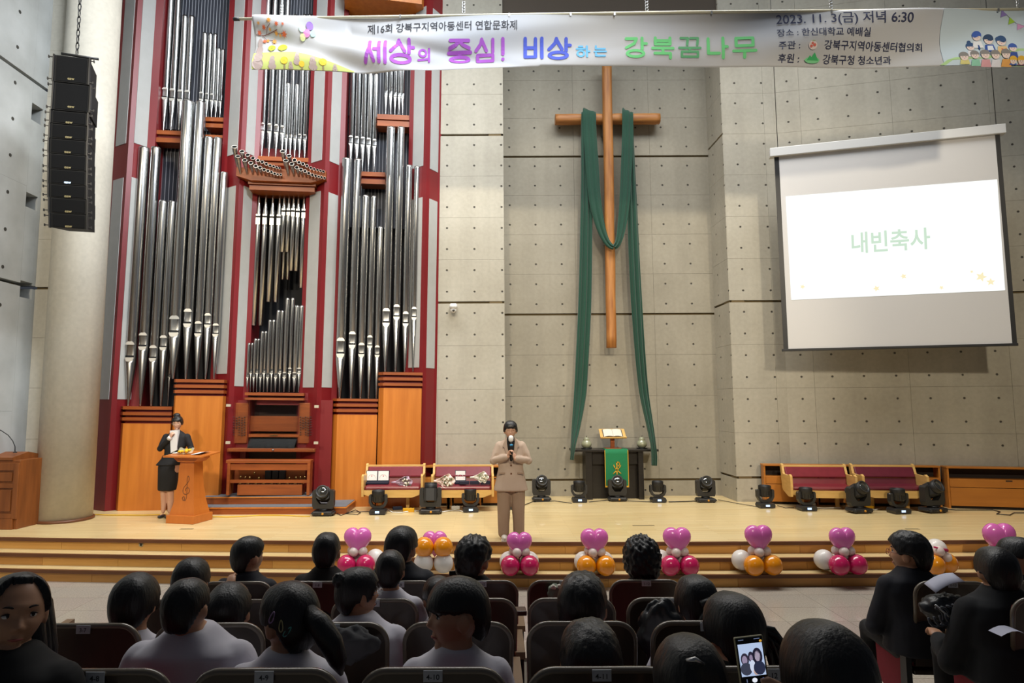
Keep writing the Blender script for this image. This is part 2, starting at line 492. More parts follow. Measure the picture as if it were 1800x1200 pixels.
def rib(pxs, bands, py=133, name='organ_post'):
    """triangular post: red edge, grey facet, red ridge, grey facet, red edge; bands = z limits px of left/right grey panels"""
    ys = (.26, .22, .02, .02, .22, .26)
    x = [oh(p, py, y).x for p, y in zip(pxs, ys)]
    xm = (x[2] + x[3]) / 2
    pl = [(x[0], .9), (x[0], .26), (x[1], .22), (x[2], .025), (xm, -.03), (x[3], .025), (x[4], .22), (x[5], .26), (x[5], .9)]
    post = MB().prism(pl[::-1], 0, OT).build(name, M_red, organ)
    for side, (i, j) in enumerate(((1, 2), (3, 4))):
        a = V((x[i], ys[i], 0)); b = V((x[j], ys[j], 0))
        t = (b - a).normalized(); nrm = V((t.y, -t.x, 0)) * .006
        if side == 0: 
            pass
        for (pt, pb) in bands[side]:
            zb = oh((pxs[i] + pxs[j]) / 2, pb, .12).z; zt = OT - .02 if pt is None else oh((pxs[i] + pxs[j]) / 2, pt, .12).z
            q = [a - nrm * 2, b - nrm * 2, b + nrm, a + nrm]
            MB().prism([(p.x, p.y) for p in q], zb, zt).build('grey_panel', M_grey, post)
    return x


U = None
rib([207, 212, 229, 243, 266, 280], [[(U, 255), (315, 702)], [(U, 255), (315, 702)]])
rib([397, 407, 424, 438, 453, 462], [[(U, 272), (329, 657)], [(U, 271), (330, 679)]])
rib([546, 553, 571, 584.6, 601, 610], [[(U, 284), (338, 681)], [(U, 287), (341, 681)]])
rib([721.5, 729, 747, 759, 772.6, 778], [[(15, 294), (349, 646)], [(20, 300), (352, 647)]])


def obox(px0, px1, pt, pb, y0, y1, name, mt, parent=None, r=0, **kw):
    a = oh(px0, (pt + pb) / 2, y0); b = oh(px1, (pt + pb) / 2, y0); zt = oh((px0 + px1) / 2, pt, y0).z; zb = oh((px0 + px1) / 2, pb, y0).z
    m = MB()
    (m.bev(a.x, b.x, y0, y1, max(zb, 0), zt, r) if r else m.box(a.x, b.x, y0, y1, max(zb, 0), zt))
    return m.build(name, mt, parent or organ, **kw)


# dark casework behind the bays
xL = oh(207, 133, .26).x; xR = oh(778, 133, .26).x
MB().box(xL + .02, xR - .02, .85, 1.0, 0, OT).build('back_panel', mat('organ_dark', '15161a', .8), organ)
# roof cornice over the right bay
zc = oh(680, 14, .1).z
MB().prism([(oh(604, 14, -.2).x, -.25), (oh(741, 14, -.2).x, -.1), (oh(760, 14, .3).x, .85), (oh(604, 14, .3).x, .85)], zc, zc + .5).build('cornice', M_veneer, organ)
# thin rods of the swell fronts: countless, one part per bay
def rods(px0, px1, pt, pb, y, step, name='swell_rods'):
    a = oh(px0, 300, y).x; b = oh(px1, 300, y).x; zt = OT - .3 if pt is None else oh((px0 + px1) / 2, pt, y).z; zb = oh((px0 + px1) / 2, pb, y).z
    m = MB().mi(1); m.box(a, b, y + .03, y + .05, zb, zt); m.mi(0); x = a + step / 2
    while x < b: m.box(x - .005, x + .005, y, y + .012, zb, zt); x += step
    m.build(name, [mat('rod_grey', '9a9ca2', .5), mat('louver_blue', '2b2e38', .6)], organ, kind='stuff')


rods(268, 402, U, 228, .62, .062); rods(268, 402, 228, 400, .66, .075)
rods(460, 556, U, 300, .62, .06)
rods(603, 735, U, 205, .62, .062); rods(603, 735, 205, 400, .66, .07)


def pipe(pxm_, pym, w, ptop, pm0, pm1, ptip, y, px_tip=None):
    """flue pipe: pxm_ centre px at mouth height pym; w width px; mouth spans pm0..pm1; foot cone down to ptip"""
    c = oh(pxm_, pym, y); dep = (OM @ c).y; r = w / 2 * dep / F * 1.02
    c = oh(pxm_, pym, y + 0)
    zt = OT - .25 if ptop is None else oh(pxm_, ptop, y).z; z1 = oh(pxm_, pm0, y - r).z; z0 = oh(pxm_, pm1, y - r).z; zf = oh(pxm_, ptip, y).z
    n = 20; m = MB(); zs = []
    zl = z0 + (z1 - z0) * .28
    rows = [(zf, .16), (zf + .02, .2), (z0, 1), (zl - .004, 1), (zl, 1), (z1 - r * .5, 1), (z1, 1), (zt, 1)]
    def ring(z, s, cut): 
        out = []
        for k in range(n):
            a = 2 * pi * k / n; x, yy = r * s * cos(a), r * s * sin(a)
            if cut is not None and yy < cut: yy = cut
            out.append((c.x + x, y + yy, z))
        return out
    cf = -r * .62
    seq = [(zf, .18, None), (zf + .03, .22, None), (z0 - .002, 1, None), (z0 + r * .35, 1, -r * .8), (zl, 1, cf), (z1 - r * .6, 1, cf), (z1 - r * .1, 1, -r * .85), (z1, 1, None), (zt - .03, 1, None), (zt, 1.0, None)]
    for z, s, ct in seq: zs += ring(z, s, ct)
    fs = []
    for i in range(len(seq) - 1):
        for k in range(n):
            a = i * n + k; b = i * n + (k + 1) % n; fs.append((a, b, b + n, a + n))
    m.add(zs, fs, True); m.add(ring(zt, 1, None) + ring(zt - .06, .94, None), [(k, (k + 1) % n, n + (k + 1) % n, n + k) for k in range(n)] + [tuple(range(n, 2 * n))], False)
    p = m.build('organ_pipe', M_pipe, organ)
    hw = r * .76
    MB().box(c.x - hw, c.x + hw, y + cf - .004, y + cf + .03, zl - (z1 - z0) * .02, zl + (z1 - z0) * .07).build('mouth_slot', M_pipedk, p)
    # lower lip: half disc, arch above the mouth: half disc, its cream tone a painted reflection
    def half(zc_, up, hgt, yy):
        pts = [(c.x + hw * 1.05 * cos(a), zc_ + (1 if up else -1) * hgt * sin(a)) for a in [pi * i / 10 for i in range(11)]]
        return MB().prism(pts, yy - .004, yy + .02, 'y')
    half(zl - (z1 - z0) * .03, False, (z1 - z0) * .22, y - r * .80).build('lower_lip', M_lip, p)
    if w > 7: half(z1 - (z1 - z0) * .16, True, (z1 - z0) * .17, y - r * .9).build('lip_reflection', M_lip, p)
    return p


# left bay, great pipes: (x, w, top, m0, m1, tip)
for x, w, t, a, b, f in ((231, 16, 259, 599.5, 637.5, 713), (253.5, 14.5, 259, 584, 617, 713), (271, 13, 353, 606.5, 637, 713), (289, 12.5, 354, 589, 617, 713)):
    pipe(x, (a + b) / 2, w * 1.12, t, a, b, f, .12)
for x, w, t, a, b, f in ((309, 18, 178, 554, 594, 666), (332, 14.5, 179, 542, 577, 666), (350, 12.5, 241, 564, 593, 666), (366.5, 11.5, 242, 550, 577, 666), (380.5, 11, 303, 568, 593, 666)):
    pipe(x, (a + b) / 2, w * 1.12, t, a, b, f, .08)
pipe(299, 640, 5, 359, 655, 664, 713, .32)
for x, w, t, a, b, f in ((291, 10.5, U, 153, 176, 229), (304, 10.5, U, 155, 178, 229), (317.8, 10, 28, 157, 179, 229), (329.8, 10, 29, 158, 179, 229),
                         (354.6, 8, 58, 161, 177, 206), (364.4, 6.8, 59, 163, 178, 206), (373, 6.8, 60, 164, 179, 206), (380.6, 6.3, 85, 165, 180, 206), (388, 6, 87, 166, 181, 206)):
    pipe(x, (a + b) / 2, w * 1.05, t, a, b, f, .45)
# right bay
for x, w, t, a, b, f in ((599.5, 15, 279, 593, 631, 700), (619.8, 12.6, 280, 582, 614, 700), (635.8, 11.2, 344, 602, 629, 700), (650.4, 9.6, 345, 589, 613, 700), (663.4, 9, 399, 606.6, 629, 700)):
    pipe(x, (a + b) / 2, w * 1.12, t, a, b, f, .14)
for x, w, t, a, b, f in ((679.2, 13.5, 224, 541, 575.6, 653), (697.4, 11.7, 224, 534.5, 563.5, 653), (713.2, 10.8, 291, 547, 575, 653), (728, 9.2, 293, 539, 563.5, 653)):
    pipe(x, (a + b) / 2, w * 1.12, t, a, b, f, .1)
for x, w, t, a, b, f in ((617, 8.3, U, 237.6, 256, 302), (627.6, 8.3, U, 239, 257, 302), (638, 8.3, U, 240, 258, 303), (648.5, 8.3, 129, 242, 259, 304), (658.5, 8, 130, 244, 260, 304),
                         (678.8, 6, 90, 157, 171, 201), (687, 6, 90, 158, 172, 201), (694.8, 6, 90, 160, 173, 202), (702, 6, 90, 161, 173, 202), (708, 5.5, 90, 162, 174, 202)):
    pipe(x, (a + b) / 2, w * 1.05, t, a, b, f, .45)
# centre bay, upper group and small standing pipes
for x, w, t, a, b, f in ((462, 8.8, U, 215, 234, 276), (474.5, 8.6, U, 216, 235, 277), (486.5, 8.6, U, 218, 236, 278), (497, 7.6, U, 220, 237, 279),
                         (503.5, 6.2, 146, 234, 245, 281), (511, 6.2, 26, 234, 245, 282), (519, 6.5, 148, 235, 246, 282), (527.3, 7, 26, 235, 247, 283), (536.5, 7.4, 26, 236, 248, 284), (547, 7.6, 100, 237, 249, 285)):
    pipe(x, (a + b) / 2, w * 1.05, t, a, b, f, .42)
xt = (435.5, 441.4, 446.6, 452.4, 458.3, 464.8, 470.9, 478, 485, 492.5, 500.3, 509.8, 517.9, 526.2)
tt = (602.6, 602.6, 595, 595, 582, 582, 562, 562, 545, 546, 524, 524, 537, 537)
for i, (x, t) in enumerate(zip(xt, tt)):
    ym = 659 if i % 2 == 0 else 651.5; w = 4.2 + i * .25
    pipe(x, ym, w * 1.05, t, ym - 5.5, ym + 6.5, 689, .2 if i % 2 == 0 else .24)


# centre bay, hanging inverted pipes
def hang(px, w, tip, m0, m1, bot, y):
    c = oh(px, 480, y); r = w / 2 * (OM @ c).y / F * 1.04
    z = lambda p: oh(px, p, y).z
    m = MB(); P = [(r * .12, z(tip)), (r * .2, z(tip) - .03), (r, z(m0)), (r, z(m1)), (r, z(bot))]
    m.lathe([(q[0], q[1]) for q in P[::-1]], 16, Matrix.Translation((c.x, y, 0)))
    p = m.build('hanging_pipe', M_pipe, organ)
    MB().box(c.x - r * .8, c.x + r * .8, y - r * .97, y - r * .5, z(m1), z(m0)).build('mouth_plate', M_lip, p)
    MB().box(c.x - r * .82, c.x + r * .82, y - r * 1.0, y - r * .5, z(m0 + 6), z(m0 + 3)).build('mouth_slot', M_pipedk, p)


for px, w, m0, m1, bot, y in ((450, 8.6, 377, 395, 572, .3), (462, 8.6, 377, 395, 572, .3), (474.5, 8.4, 378, 396, 530.5, .3), (486.5, 7.8, 378, 396, 531, .3),
                              (497, 6.4, 367, 379, 491.5, .42), (505.5, 6.2, 367, 379, 491.5, .42), (494.5, 6.8, 367, 379, 443, .3), (503, 6.6, 367, 379, 443, .3),
                              (511.5, 7.2, 367, 381, 476, .3), (520, 7.2, 368, 382, 476.5, .3), (530, 7.8, 368, 384, 506, .3), (539.5, 7.8, 368, 385, 506.5, .3)):
    hang(px, w, 335, m0, m1, bot, y)

# red cross bands between posts (centre) and red core pieces
obox(452, 553, 690, 712, .12, .85, 'red_core', M_red)
obox(443, 553, 262, 336, .55, .85, 'red_core', M_red)
# toe boards of the upper groups
for a, b, t, u in ((267, 319, 229, 236), (267, 319, 242, 250), (361, 394, 206, 213), (361, 394, 217, 224), (361, 394, 237, 242), (663, 721, 201.5, 210), (663, 721, 212.5, 222), (634, 677, 302, 309.5), (634, 677, 315, 323)):
    obox(a, b, t, u, .3, .62, 'toe_board', M_cherry)
for a, b, t, u in ((267, 319, 236, 242), (361, 394, 213, 217), (663, 721, 210, 213), (634, 677, 309, 315)):
    obox(a, b, t, u, .36, .62, 'red_core', M_red)
obox(452, 553, 276, 283, .25, .62, 'toe_board', M_cherry); obox(452, 553, 286, 291, .3, .62, 'toe_board', M_cherry)


# wooden bases with stacked ledges
def base(px0, px1, ledges, top, y0, cham, nm='base_cabinet'):
    zt = oh((px0 + px1) / 2, top, y0).z; xa = oh(px0, 800, y0).x; xb = oh(px1, 800, y0).x
    def pl(e, yy): return [(xa - e, .6), (xa - e, yy + cham * 1.3 if cham else yy), (xa - e + cham, yy), (xb + e, yy), (xb + e, .6)][::-1]
    b_ = MB().prism(pl(0, y0), 0, zt).build(nm, M_veneer, organ)
    zz_ = oh((px0 + px1) / 2, ledges[0][0], y0).z
    MB().prism(pl(-.01, y0 + .05), zt, zz_ - .005).build('red_core', M_red, b_)
    for a, c in ledges:
        z1, z0 = (oh((px0 + px1) / 2, q, y0).z for q in (a, c))
        MB().prism(pl(.012, y0 - .02), z0, z1).build('ledge_board', M_cherry, b_)


base(203, 297, ((714, 719.5), (724, 729.5), (733.5, 739)), 744, -.02, .1)
base(298, 387, ((666.5, 672), (676, 681.5), (685.5, 691)), 695.5, -.16, .05)
base(581, 661, ((700.5, 705), (709.5, 714.5), (719, 724)), 728.6, -.02, .1)
base(662, 739, ((654, 659), (663.5, 668.5), (673, 678)), 682, -.2, .1)
obox(430, 534, 690, 695, -.02, .5, 'ledge_board', M_cherry); obox(430, 534, 699, 703, -.02, .5, 'ledge_board', M_cherry)

# chamade: horizontal trumpets on a projecting wooden chest
zu = oh(490, 309, -.1).z; zl_ = oh(490, 315, -.1).z
xa, xb = oh(416, 303, -.12).x, oh(573, 308, -.12).x
zc1 = oh(495, 297, -.15).z; zc0 = oh(495, 316, -.15).z
chest = MB().prism([(xa, zc1), (xa, zc0 + .05), (xa + .28, zc0 - .03), (xb - .28, zc0 - .03), (xb, zc0 + .05), (xb, zc1)], -.15, .5, 'y').build('trumpet_chest', M_cherry, organ)
obox(436, 555, 321, 325, -.05, .5, 'ledge_board', M_cherry); obox(438, 553, 325, 328, 0, .5, 'red_core', M_red); obox(438, 553, 328, 335, -.02, .5, 'ledge_board', M_cherry)
CH = [[(1048, 232, 20), (1101, 264, 18), (1141, 289, 16), (1178, 311, 15), (1213, 327, 14), (1244, 338, 13), (1273, 352, 12), (1299, 363, 11), (1324, 370, 10), (1346, 377, 9), (1366, 381, 9),
       (1388, 263, 19), (1432, 295, 17), (1470, 325, 16), (1502, 341, 14), (1530, 353, 13), (1558, 365, 12), (1585, 380, 11), (1609, 388, 10), (1632, 394, 9), (1653, 400, 9), (1673, 405, 9)],
      [(1073, 298, 18), (1121, 325, 17), (1163, 345, 16), (1198, 367, 15), (1228, 378, 14), (1257, 393, 13), (1284, 401, 12), (1309, 410, 11), (1331, 420, 10), (1352, 425, 9), (1374, 427, 9),
       (1410, 328, 18), (1451, 352, 17), (1487, 377, 15), (1516, 392, 14), (1545, 403, 13), (1571, 417, 12), (1595, 429, 11), (1619, 436, 10), (1641, 441, 9), (1661, 445, 9), (1682, 451, 9)]]
I_ = OM.inverted(); o_ = I_ @ C0
for row, zb in ((0, zc1 - .01), (1, (zc0 + zc1) / 2 - .04)):
    for i, (cx_, cy_, rr) in enumerate(CH[row]):
        p = oh(150 + cx_ / 4, 200 + cy_ / 4, -.14 - rr * .016)
        r = rr / 4 * 11.5 / F
        b = oh(150 + cx_ / 4 + rr * .33, 300, -.1); b = V((b.x, -.1, zb)); t = (b - p).normalized()
        m = MB(); m.tube([p, p + t * .02, p + (b - p) * .5, b], [r, r * .97, r * .72, r * .42], 16, False)
        m.tube([p, p + t * .1], [r * .93, r * .9], 16, False)
        t_ = m.build('trumpet_pipe', M_pipe, organ)
        MB().tube([p + t * .03, p + t * .04], r * .92, 16).build('bore', M_pipedk, t_)
        u1 = t.orthogonal().normalized(); u2 = t.cross(u1)
        MB().tube([p + (u1 * cos(q) + u2 * sin(q)) * r * .98 for q in [k_ * pi / 8 for k_ in range(17)]], r * .09, 6).build('rim', M_lip, t_)

# console recess with key desk, stops, knobs, glass screen
obox(400, 553, 703, 868, .5, .52, 'recess_back', mat('dark_walnut', '3a1c0e', .5, nscale=3, ncol='281208', stretch=(.5, 4, 4)))
obox(385, 402, 703, 892, .02, .6, 'red_side', M_red); obox(553, 582, 703, 892, .02, .6, 'red_side', M_red)
obox(402, 437, 703, 788, .12, .5, 'red_side', M_red); obox(524, 554, 703, 788, .12, .5, 'red_side', M_red)
for a, b in ((408, 435), (525, 551)):
    j = obox(a, b, 708, 779, .08, .12, 'stop_jamb', M_cherry, r=.01)
    for c_ in range(5):
        for k in range(8 if c_ not in (1,) else 5):
            px = a + 4 + c_ * (b - a - 8) / 4; py = 733 + k * 4.4 + (c_ % 2) * 1.5; q = oh(px, py, .08)
            MB().lathe([(.008, 0), (.008, .03), (.014, .032), (.014, .042), (.006, .045)], 8, Matrix.Translation((q.x, .08, q.z)) @ Matrix.Rotation(pi / 2, 4, 'X')).build('stop_knob', M_blk, j)
obox(437, 524, 731, 758, .25, .28, 'music_desk', M_cherry, r=.005); obox(437, 524, 763, 768, .1, .3, 'name_board', M_cherry)
obox(455, 508, 710.5, 712, .3, .31, 'desk_lamp', M_brass)
obox(475, 488, 764, 765.5, .085, .1, 'name_plate', M_brass)
q0 = oh(436, 779, -.02); q1 = oh(519, 779, -.02); zt = oh(478, 769, .1).z; z0_ = oh(478, 788, -.06).z
m = MB(); nx = 24
m.grid(lambda i, j: V((q0.x + (q1.x - q0.x) * i / nx, (-.06, -.07, .02, .12, .3)[j] + .008 * sin(i * 1.7 + j), (z0_ - .02, z0_ + .04, z0_ + (zt - z0_) * .62, zt - .02, zt)[j] + .006 * sin(i * 2.3 + j * 2))), nx, 4)
kc = m.build('keyboard_cover', M_black, organ, label='black cloth cover over the keyboards')
obox(399, 554, 788, 794, -.08, .4, 'key_desk', M_cherry, r=.008)
for px in (404, 410, 435, 545, 551):
    q = oh(px, 790.5, -.08); MB().ball((q.x, -.085, q.z), .008, 8, 6).build('brass_button', M_brass, organ)
q = oh(480, 790.5, -.09); MB().ball((q.x, -.1, q.z), .02, 12, 8).build('lock', M_steel, organ)
# pedal front
bench = thing('organ_bench', 'long open wooden bench standing in front of the organ console', 'bench', M=OM)
obox(397, 546, 808.6, 814, -.42, -.12, 'bench_top', M_cherry, bench, r=.006); obox(400, 544, 815.5, 826, -.4, -.37, 'bench_apron', M_cherry, bench)
for a, b in ((398.5, 403.5), (539.5, 544.5)): obox(a, b, 814, 870, -.42, -.16, 'bench_leg', M_cherry, bench)
obox(402, 540, 843, 848.5, -.38, -.34, 'bench_rail', M_cherry, bench)
obox(417, 531, 851.5, 870, -.36, -.05, 'pedal_box', M_cherry, r=.004)
for k in range(24):
    a = 419 + k * 4.65; obox(a, a + 2, 849.5, 852, -.3, .2, 'pedal_key', M_blk if k % 3 else M_maple)
obox(402, 542, 826, 846, .12, .2, 'pedal_back', M_cherry)
for px, py in ((423, 838), (431, 839), (439, 839.5), (447, 831), (455, 840), (508.5, 840), (520, 839.5), (528, 839), (535.5, 838.5)):
    q = oh(px, py, .02); MB().ball((q.x, .02, q.z), (.022, .018, .022), 12, 8).build('brass_stud', M_brass, organ)
    MB().tube([(q.x, .02, q.z), (q.x, .13, q.z)], .008, 8).build('brass_stud', M_brass, organ)
for a in (465.5, 478, 490): obox(a, a + 10.5, 827, 842.5, -.02, .14, 'swell_shoe', M_blk, r=.008)
# glass screen
MG = mat('screen_glass', 'e8f0f0', .02, trans=1.0, alpha=.22)
gl = obox(397, 560, 697, 793, -.2, -.19, 'glass_panel', MG)
for a, t in ((397.5, 710), (396.5, 775.5), (552.5, 712), (551.5, 776)): obox(a, a + 7.5, t, t + 4.5, -.215, -.17, 'glass_clip', mat('clip_cream', 'b8ae98', .4), gl)
# platforms in front of the console
pf = G(450, 904, .48); zt1 = W(450, 890.5, pf.y).z
p1 = MB(); xa = G(336, 905, .48).x; xb = G(609, 903, .48).x
p1.mi(0).box(xa, xb, pf.y, pf.y + 1.0, .48, zt1 - .035).mi(1).box(xa - .01, xb + .01, pf.y - .015, pf.y + 1.0, zt1 - .03, zt1 - .008).mi(2).box(xa + .01, xb - .01, pf.y + .0, pf.y + .98, zt1 - .008, zt1)
s1_ = p1.build('console_step', [M_cherry, M_veneer, M_carpet], organ); s1_.matrix_parent_inverse = OM.inverted()
y2 = pf.y + .3; z20 = zt1; z21 = W(450, 872, y2).z; xa = W(357, 880, y2).x; xb = W(556, 880, y2).x
p2 = MB(); p2.mi(0).box(xa, xb, y2, y2 + .75, z20 + .001, z21 - .035).mi(1).box(xa - .01, xb + .01, y2 - .015, y2 + .75, z21 - .03, z21 - .008).mi(2).box(xa + .01, xb - .01, y2, y2 + .73, z21 - .008, z21)
s2_ = p2.build('console_step', [M_cherry, M_veneer, M_carpet], organ); s2_.matrix_parent_inverse = OM.inverted()
# ================================================================== wooden cross and green cloth
cY = 13.18
M_log = mat('pine_log', 'b77c3e', .55, nscale=2.5, ncol='8c5424', namt=.9, stretch=(7, 7, .7), bump=.2, detail=8)
M_logh = mat('pine_log_arm', 'b77c3e', .55, nscale=2.5, ncol='8c5424', namt=.9, stretch=(.7, 7, 7), bump=.2, detail=8)
a = W(1066.5, 118, cY); b = W(1075, 611, cY)
cross = thing('wooden_cross', 'large rough pine log cross mounted on the concrete niche wall', 'cross', (b.x, cY, b.z))


def log(name, p, q, r, mt, seed):
    m = MB(); n = 16; k = 26; p = V(p); q = V(q); t = (q - p).normalized(); u = V((0, 1, 0)); w = t.cross(u)
    rows = []
    for i in range(k + 1):
        c = p.lerp(q, i / k); off = noise.noise(V((seed, i * .3, 0))) * .012
        rows.append([c + w * off + (w * cos(2 * pi * j / n) + u * sin(2 * pi * j / n)) * r * (1 + .05 * noise.noise(V((i * .35, j * .8, seed)))) * (1 / max(abs(cos(2 * pi * j / n)), abs(sin(2 * pi * j / n))) ** .35) for j in range(n)])
    vs = [x for r_ in rows for x in r_]
    fs = [(i * n + j, i * n + (j + 1) % n, (i + 1) * n + (j + 1) % n, (i + 1) * n + j) for i in range(k) for j in range(n)]
    fs += [tuple(range(n))[::-1], tuple(k * n + j for j in range(n))]
    m.add(vs, fs, True)
    for f in (-1, -2): m.sm[f] = False
    return m.build(name, mt, cross)


log('upright', (a.x - b.x, 0, a.z - b.z + .1), (0, 0, 0), .103, M_log, 3.3)
l = W(976, 209.5, cY + .1); r_ = W(1159.5, 208.5, cY + .1)
log('crossarm', (l.x - b.x, .12, l.z - b.z), (r_.x - b.x, .12, r_.z - b.z), .108, M_logh, 8.1)
MB().box(-.06, .06, .09, .3, 2.2, 2.5).box(-.06, .06, .09, .3, 4.6, 4.9).build('wall_bracket', M_steel, cross)
# cloth: bands swept along centrelines, folded across their width
M_gcl = mat('green_cloth', '0c4230', .85, nscale=30, ncol='0a3627', sheen=.2)


def band(m, path, folds=3, amp=.03, seed=0, nw=21, sub=6):
    """path: (px centre, py, px width, Y)"""
    P = [(W(x, y, Y), w / F * Y) for x, y, w, Y in path]
    rows = []
    for i in range(len(P) - 1):
        for k in range(sub + (i == len(P) - 2)):
            t = k / sub; p0 = P[max(i - 1, 0)]; p1 = P[i]; p2 = P[i + 1]; p3 = P[min(i + 2, len(P) - 1)]
            c = .5 * ((2 * p1[0]) + (p2[0] - p0[0]) * t + (2 * p0[0] - 5 * p1[0] + 4 * p2[0] - p3[0]) * t * t + (3 * p1[0] - p0[0] - 3 * p2[0] + p3[0]) * t ** 3)
            rows.append((c, p1[1] * (1 - t) + p2[1] * t))
    vs = []
    n = len(rows)
    for i, (c, w) in enumerate(rows):
        tg = (rows[min(i + 1, n - 1)][0] - rows[max(i - 1, 0)][0]); tg.y = 0; tg.normalize(); s = V((tg.z, 0, -tg.x))
        if s.x < 0: s = -s
        for j in range(nw):
            u = j / (nw - 1); am = amp * min(1, .3 + i / 14)
            d = am * sin(u * folds * 2 * pi + seed + i * .05 + .8 * noise.noise(V((i * .08, u * 2, seed)))) - .5 * am * sin(u * pi)
            vs.append(c + s * (u - .5) * w + V((0, d, 0)))
    fs = [(i * nw + j, i * nw + j + 1, (i + 1) * nw + j + 1, (i + 1) * nw + j) for i in range(n - 1) for j in range(nw - 1)]
    m.add(vs, fs, True)


Y1 = cY - .06
m = MB()
band(m, [(1036, 196, 24, Y1 + .26), (1036, 197, 24, Y1 - .02), (1037, 232, 24, Y1 - .06), (1041, 290, 24, Y1 - .07), (1046, 350, 22, Y1 - .08), (1055, 395, 17, Y1 - .1), (1066, 423, 12, Y1 - .12), (1078, 434, 9, Y1 - .14), (1087, 424, 11, Y1 - .13), (1093, 395, 16, Y1 - .1), (1098, 350, 19, Y1 - .09), (1101, 290, 20, Y1 - .07), (1103, 232, 20, Y1 - .06), (1103, 197, 20, Y1 - .02), (1103, 196, 20, Y1 + .26)], 2, .016, 1, 17, 5)
band(m, [(1030, 197, 16, Y1), (1030, 240, 17, Y1 - .02), (1031, 330, 20, Y1), (1030, 430, 22, Y1), (1028, 530, 23, Y1), (1024, 620, 23, Y1 - .02), (1020, 690, 22, Y1 - .05), (1013, 745, 16, Y1 - .2), (1008, 778, 10, Y1 - .35), (1006, 797, 7, Y1 - .38), (1005, 808, 7, Y1 - .38)], 2.5, .03, 2)
band(m, [(1106, 197, 14, Y1), (1107, 240, 15, Y1 - .02), (1110, 330, 18, Y1), (1114, 430, 20, Y1), (1119, 530, 20, Y1), (1125, 620, 18, Y1 - .02), (1132, 690, 16, Y1 - .05), (1142, 745, 12, Y1 - .2), (1148, 780, 9, Y1 - .35), (1150, 800, 9, Y1 - .38), (1150, 818, 8, Y1 - .38)], 2.5, .03, 5)
o = m.build('green_cloth', M_gcl); tag(o, 'long dark green cloth draped over the arms of the cross', 'cloth')
md = o.modifiers.new('s', 'SOLIDIFY'); md.thickness = .006

# ================================================================== altar table
M_lac = mat('black_lacquer', '1c1917', .35, nscale=6, ncol='272320', stretch=(1, 1, 5))
aY = 12.95
pl_, pr_ = W(1006, 790, aY), W(1158, 790, aY); ac = V(((pl_.x + pr_.x) / 2, aY, .48)); hw = (pr_.x - pl_.x) / 2; ht = pl_.z - .48
altar = thing('altar_table', 'black altar table with wide thin top below the cross', 'table', ac)
MB().bev(-hw, hw, 0, .5, ht - .045, ht, .006).build('table_top', M_lac, altar)
for px0, px1 in ((1030, 1041.5), (1123, 1132)):
    x0 = W(px0, 850, aY + .05).x - ac.x; x1 = W(px1, 850, aY + .05).x - ac.x
    MB().bev(x0, x1, .04, .44, 0, ht - .046, .005).build('side_panel', M_lac, altar)
x0 = W(1041, 850, aY + .2).x - ac.x; x1 = W(1124, 850, aY + .2).x - ac.x
MB().box(x0, x1, .2, .23, 0, ht - .06).build('back_panel', M_lac, altar)
MB().box(x0, x1, .12, .2, ht - .3, ht - .06).build('apron', M_lac, altar)
# antependium
MG2 = mat('green_felt', '17764a', .85, nscale=60, ncol='136b42'); MY = mat('gold_trim', 'd2a02a', .6)
f = thing('altar_cloth', 'bright green altar cloth with gold chi-rho hanging over the table front', 'cloth', (ac.x, aY, .48))
x0 = W(1062.5, 800, aY).x - ac.x; x1 = W(1104, 800, aY).x - ac.x; zt = ht + .006; zb = W(1080, 856, aY).z - .48
MB().grid(lambda i, j: V((x0 + (x1 - x0) * i / 8 + .02 * (j / 10) * (1 - i / 8), (.3, .0, -.012)[min(j, 2)] - (.004 * sin(i * 1.3 + j * .4) if j > 1 else 0), zt if j < 2 else zt - (j - 2) / 8 * (zt - zb))), 8, 10).build('cloth_panel', MG2, f)
MB().box(x0 + .005, x1 - .001, -.022, -.016, zb + .0, zb + .03).box(x0, x0 + .012, -.021, -.016, zb, zt - .02).box(x1 - .012, x1, -.021, -.016, zb, zt - .02).build('gold_fringe', MY, f)
cx_, cz_ = W(1084.5, 822, aY).x - ac.x, W(1084.5, 822, aY).z - .48
m = MB(); k = .125


def flatstroke(m, pts, w, y, cx=0, cz=0, k=1):
    """rounded flat stroke in the xz-plane facing -y"""
    for (a, b) in zip(pts[:-1], pts[1:]):
        a = V((cx + a[0] * k, y, cz + a[1] * k)); b = V((cx + b[0] * k, y, cz + b[1] * k)); d = (b - a)
        if d.length < 1e-6: continue
        d.normalize(); n = V((-d.z, 0, d.x)) * w / 2
        m.add([a + n, b + n, b - n, a - n], [(0, 1, 2, 3)])
    for p in pts:
        c = V((cx + p[0] * k, y, cz + p[1] * k)); m.add([c + V((cos(t * pi / 4), 0, sin(t * pi / 4))) * w / 2 for t in range(8)], [tuple(range(8))])


flatstroke(m, [(-.05, .9), (-.05, -1)], .022, -.024, cx_, cz_, k)
flatstroke(m, [(-.05, .9), (.3, .9), (.42, .65), (.3, .38), (-.02, .3)], .02, -.024, cx_, cz_, k)
flatstroke(m, [(-.55, .45), (-.35, -.02), (.55, -.85)], .018, -.024, cx_, cz_, k)
flatstroke(m, [(.55, .4), (.3, -.02), (-.6, -.85)], .018, -.024, cx_, cz_, k)
m.build('chi_rho_emblem', MY, f)
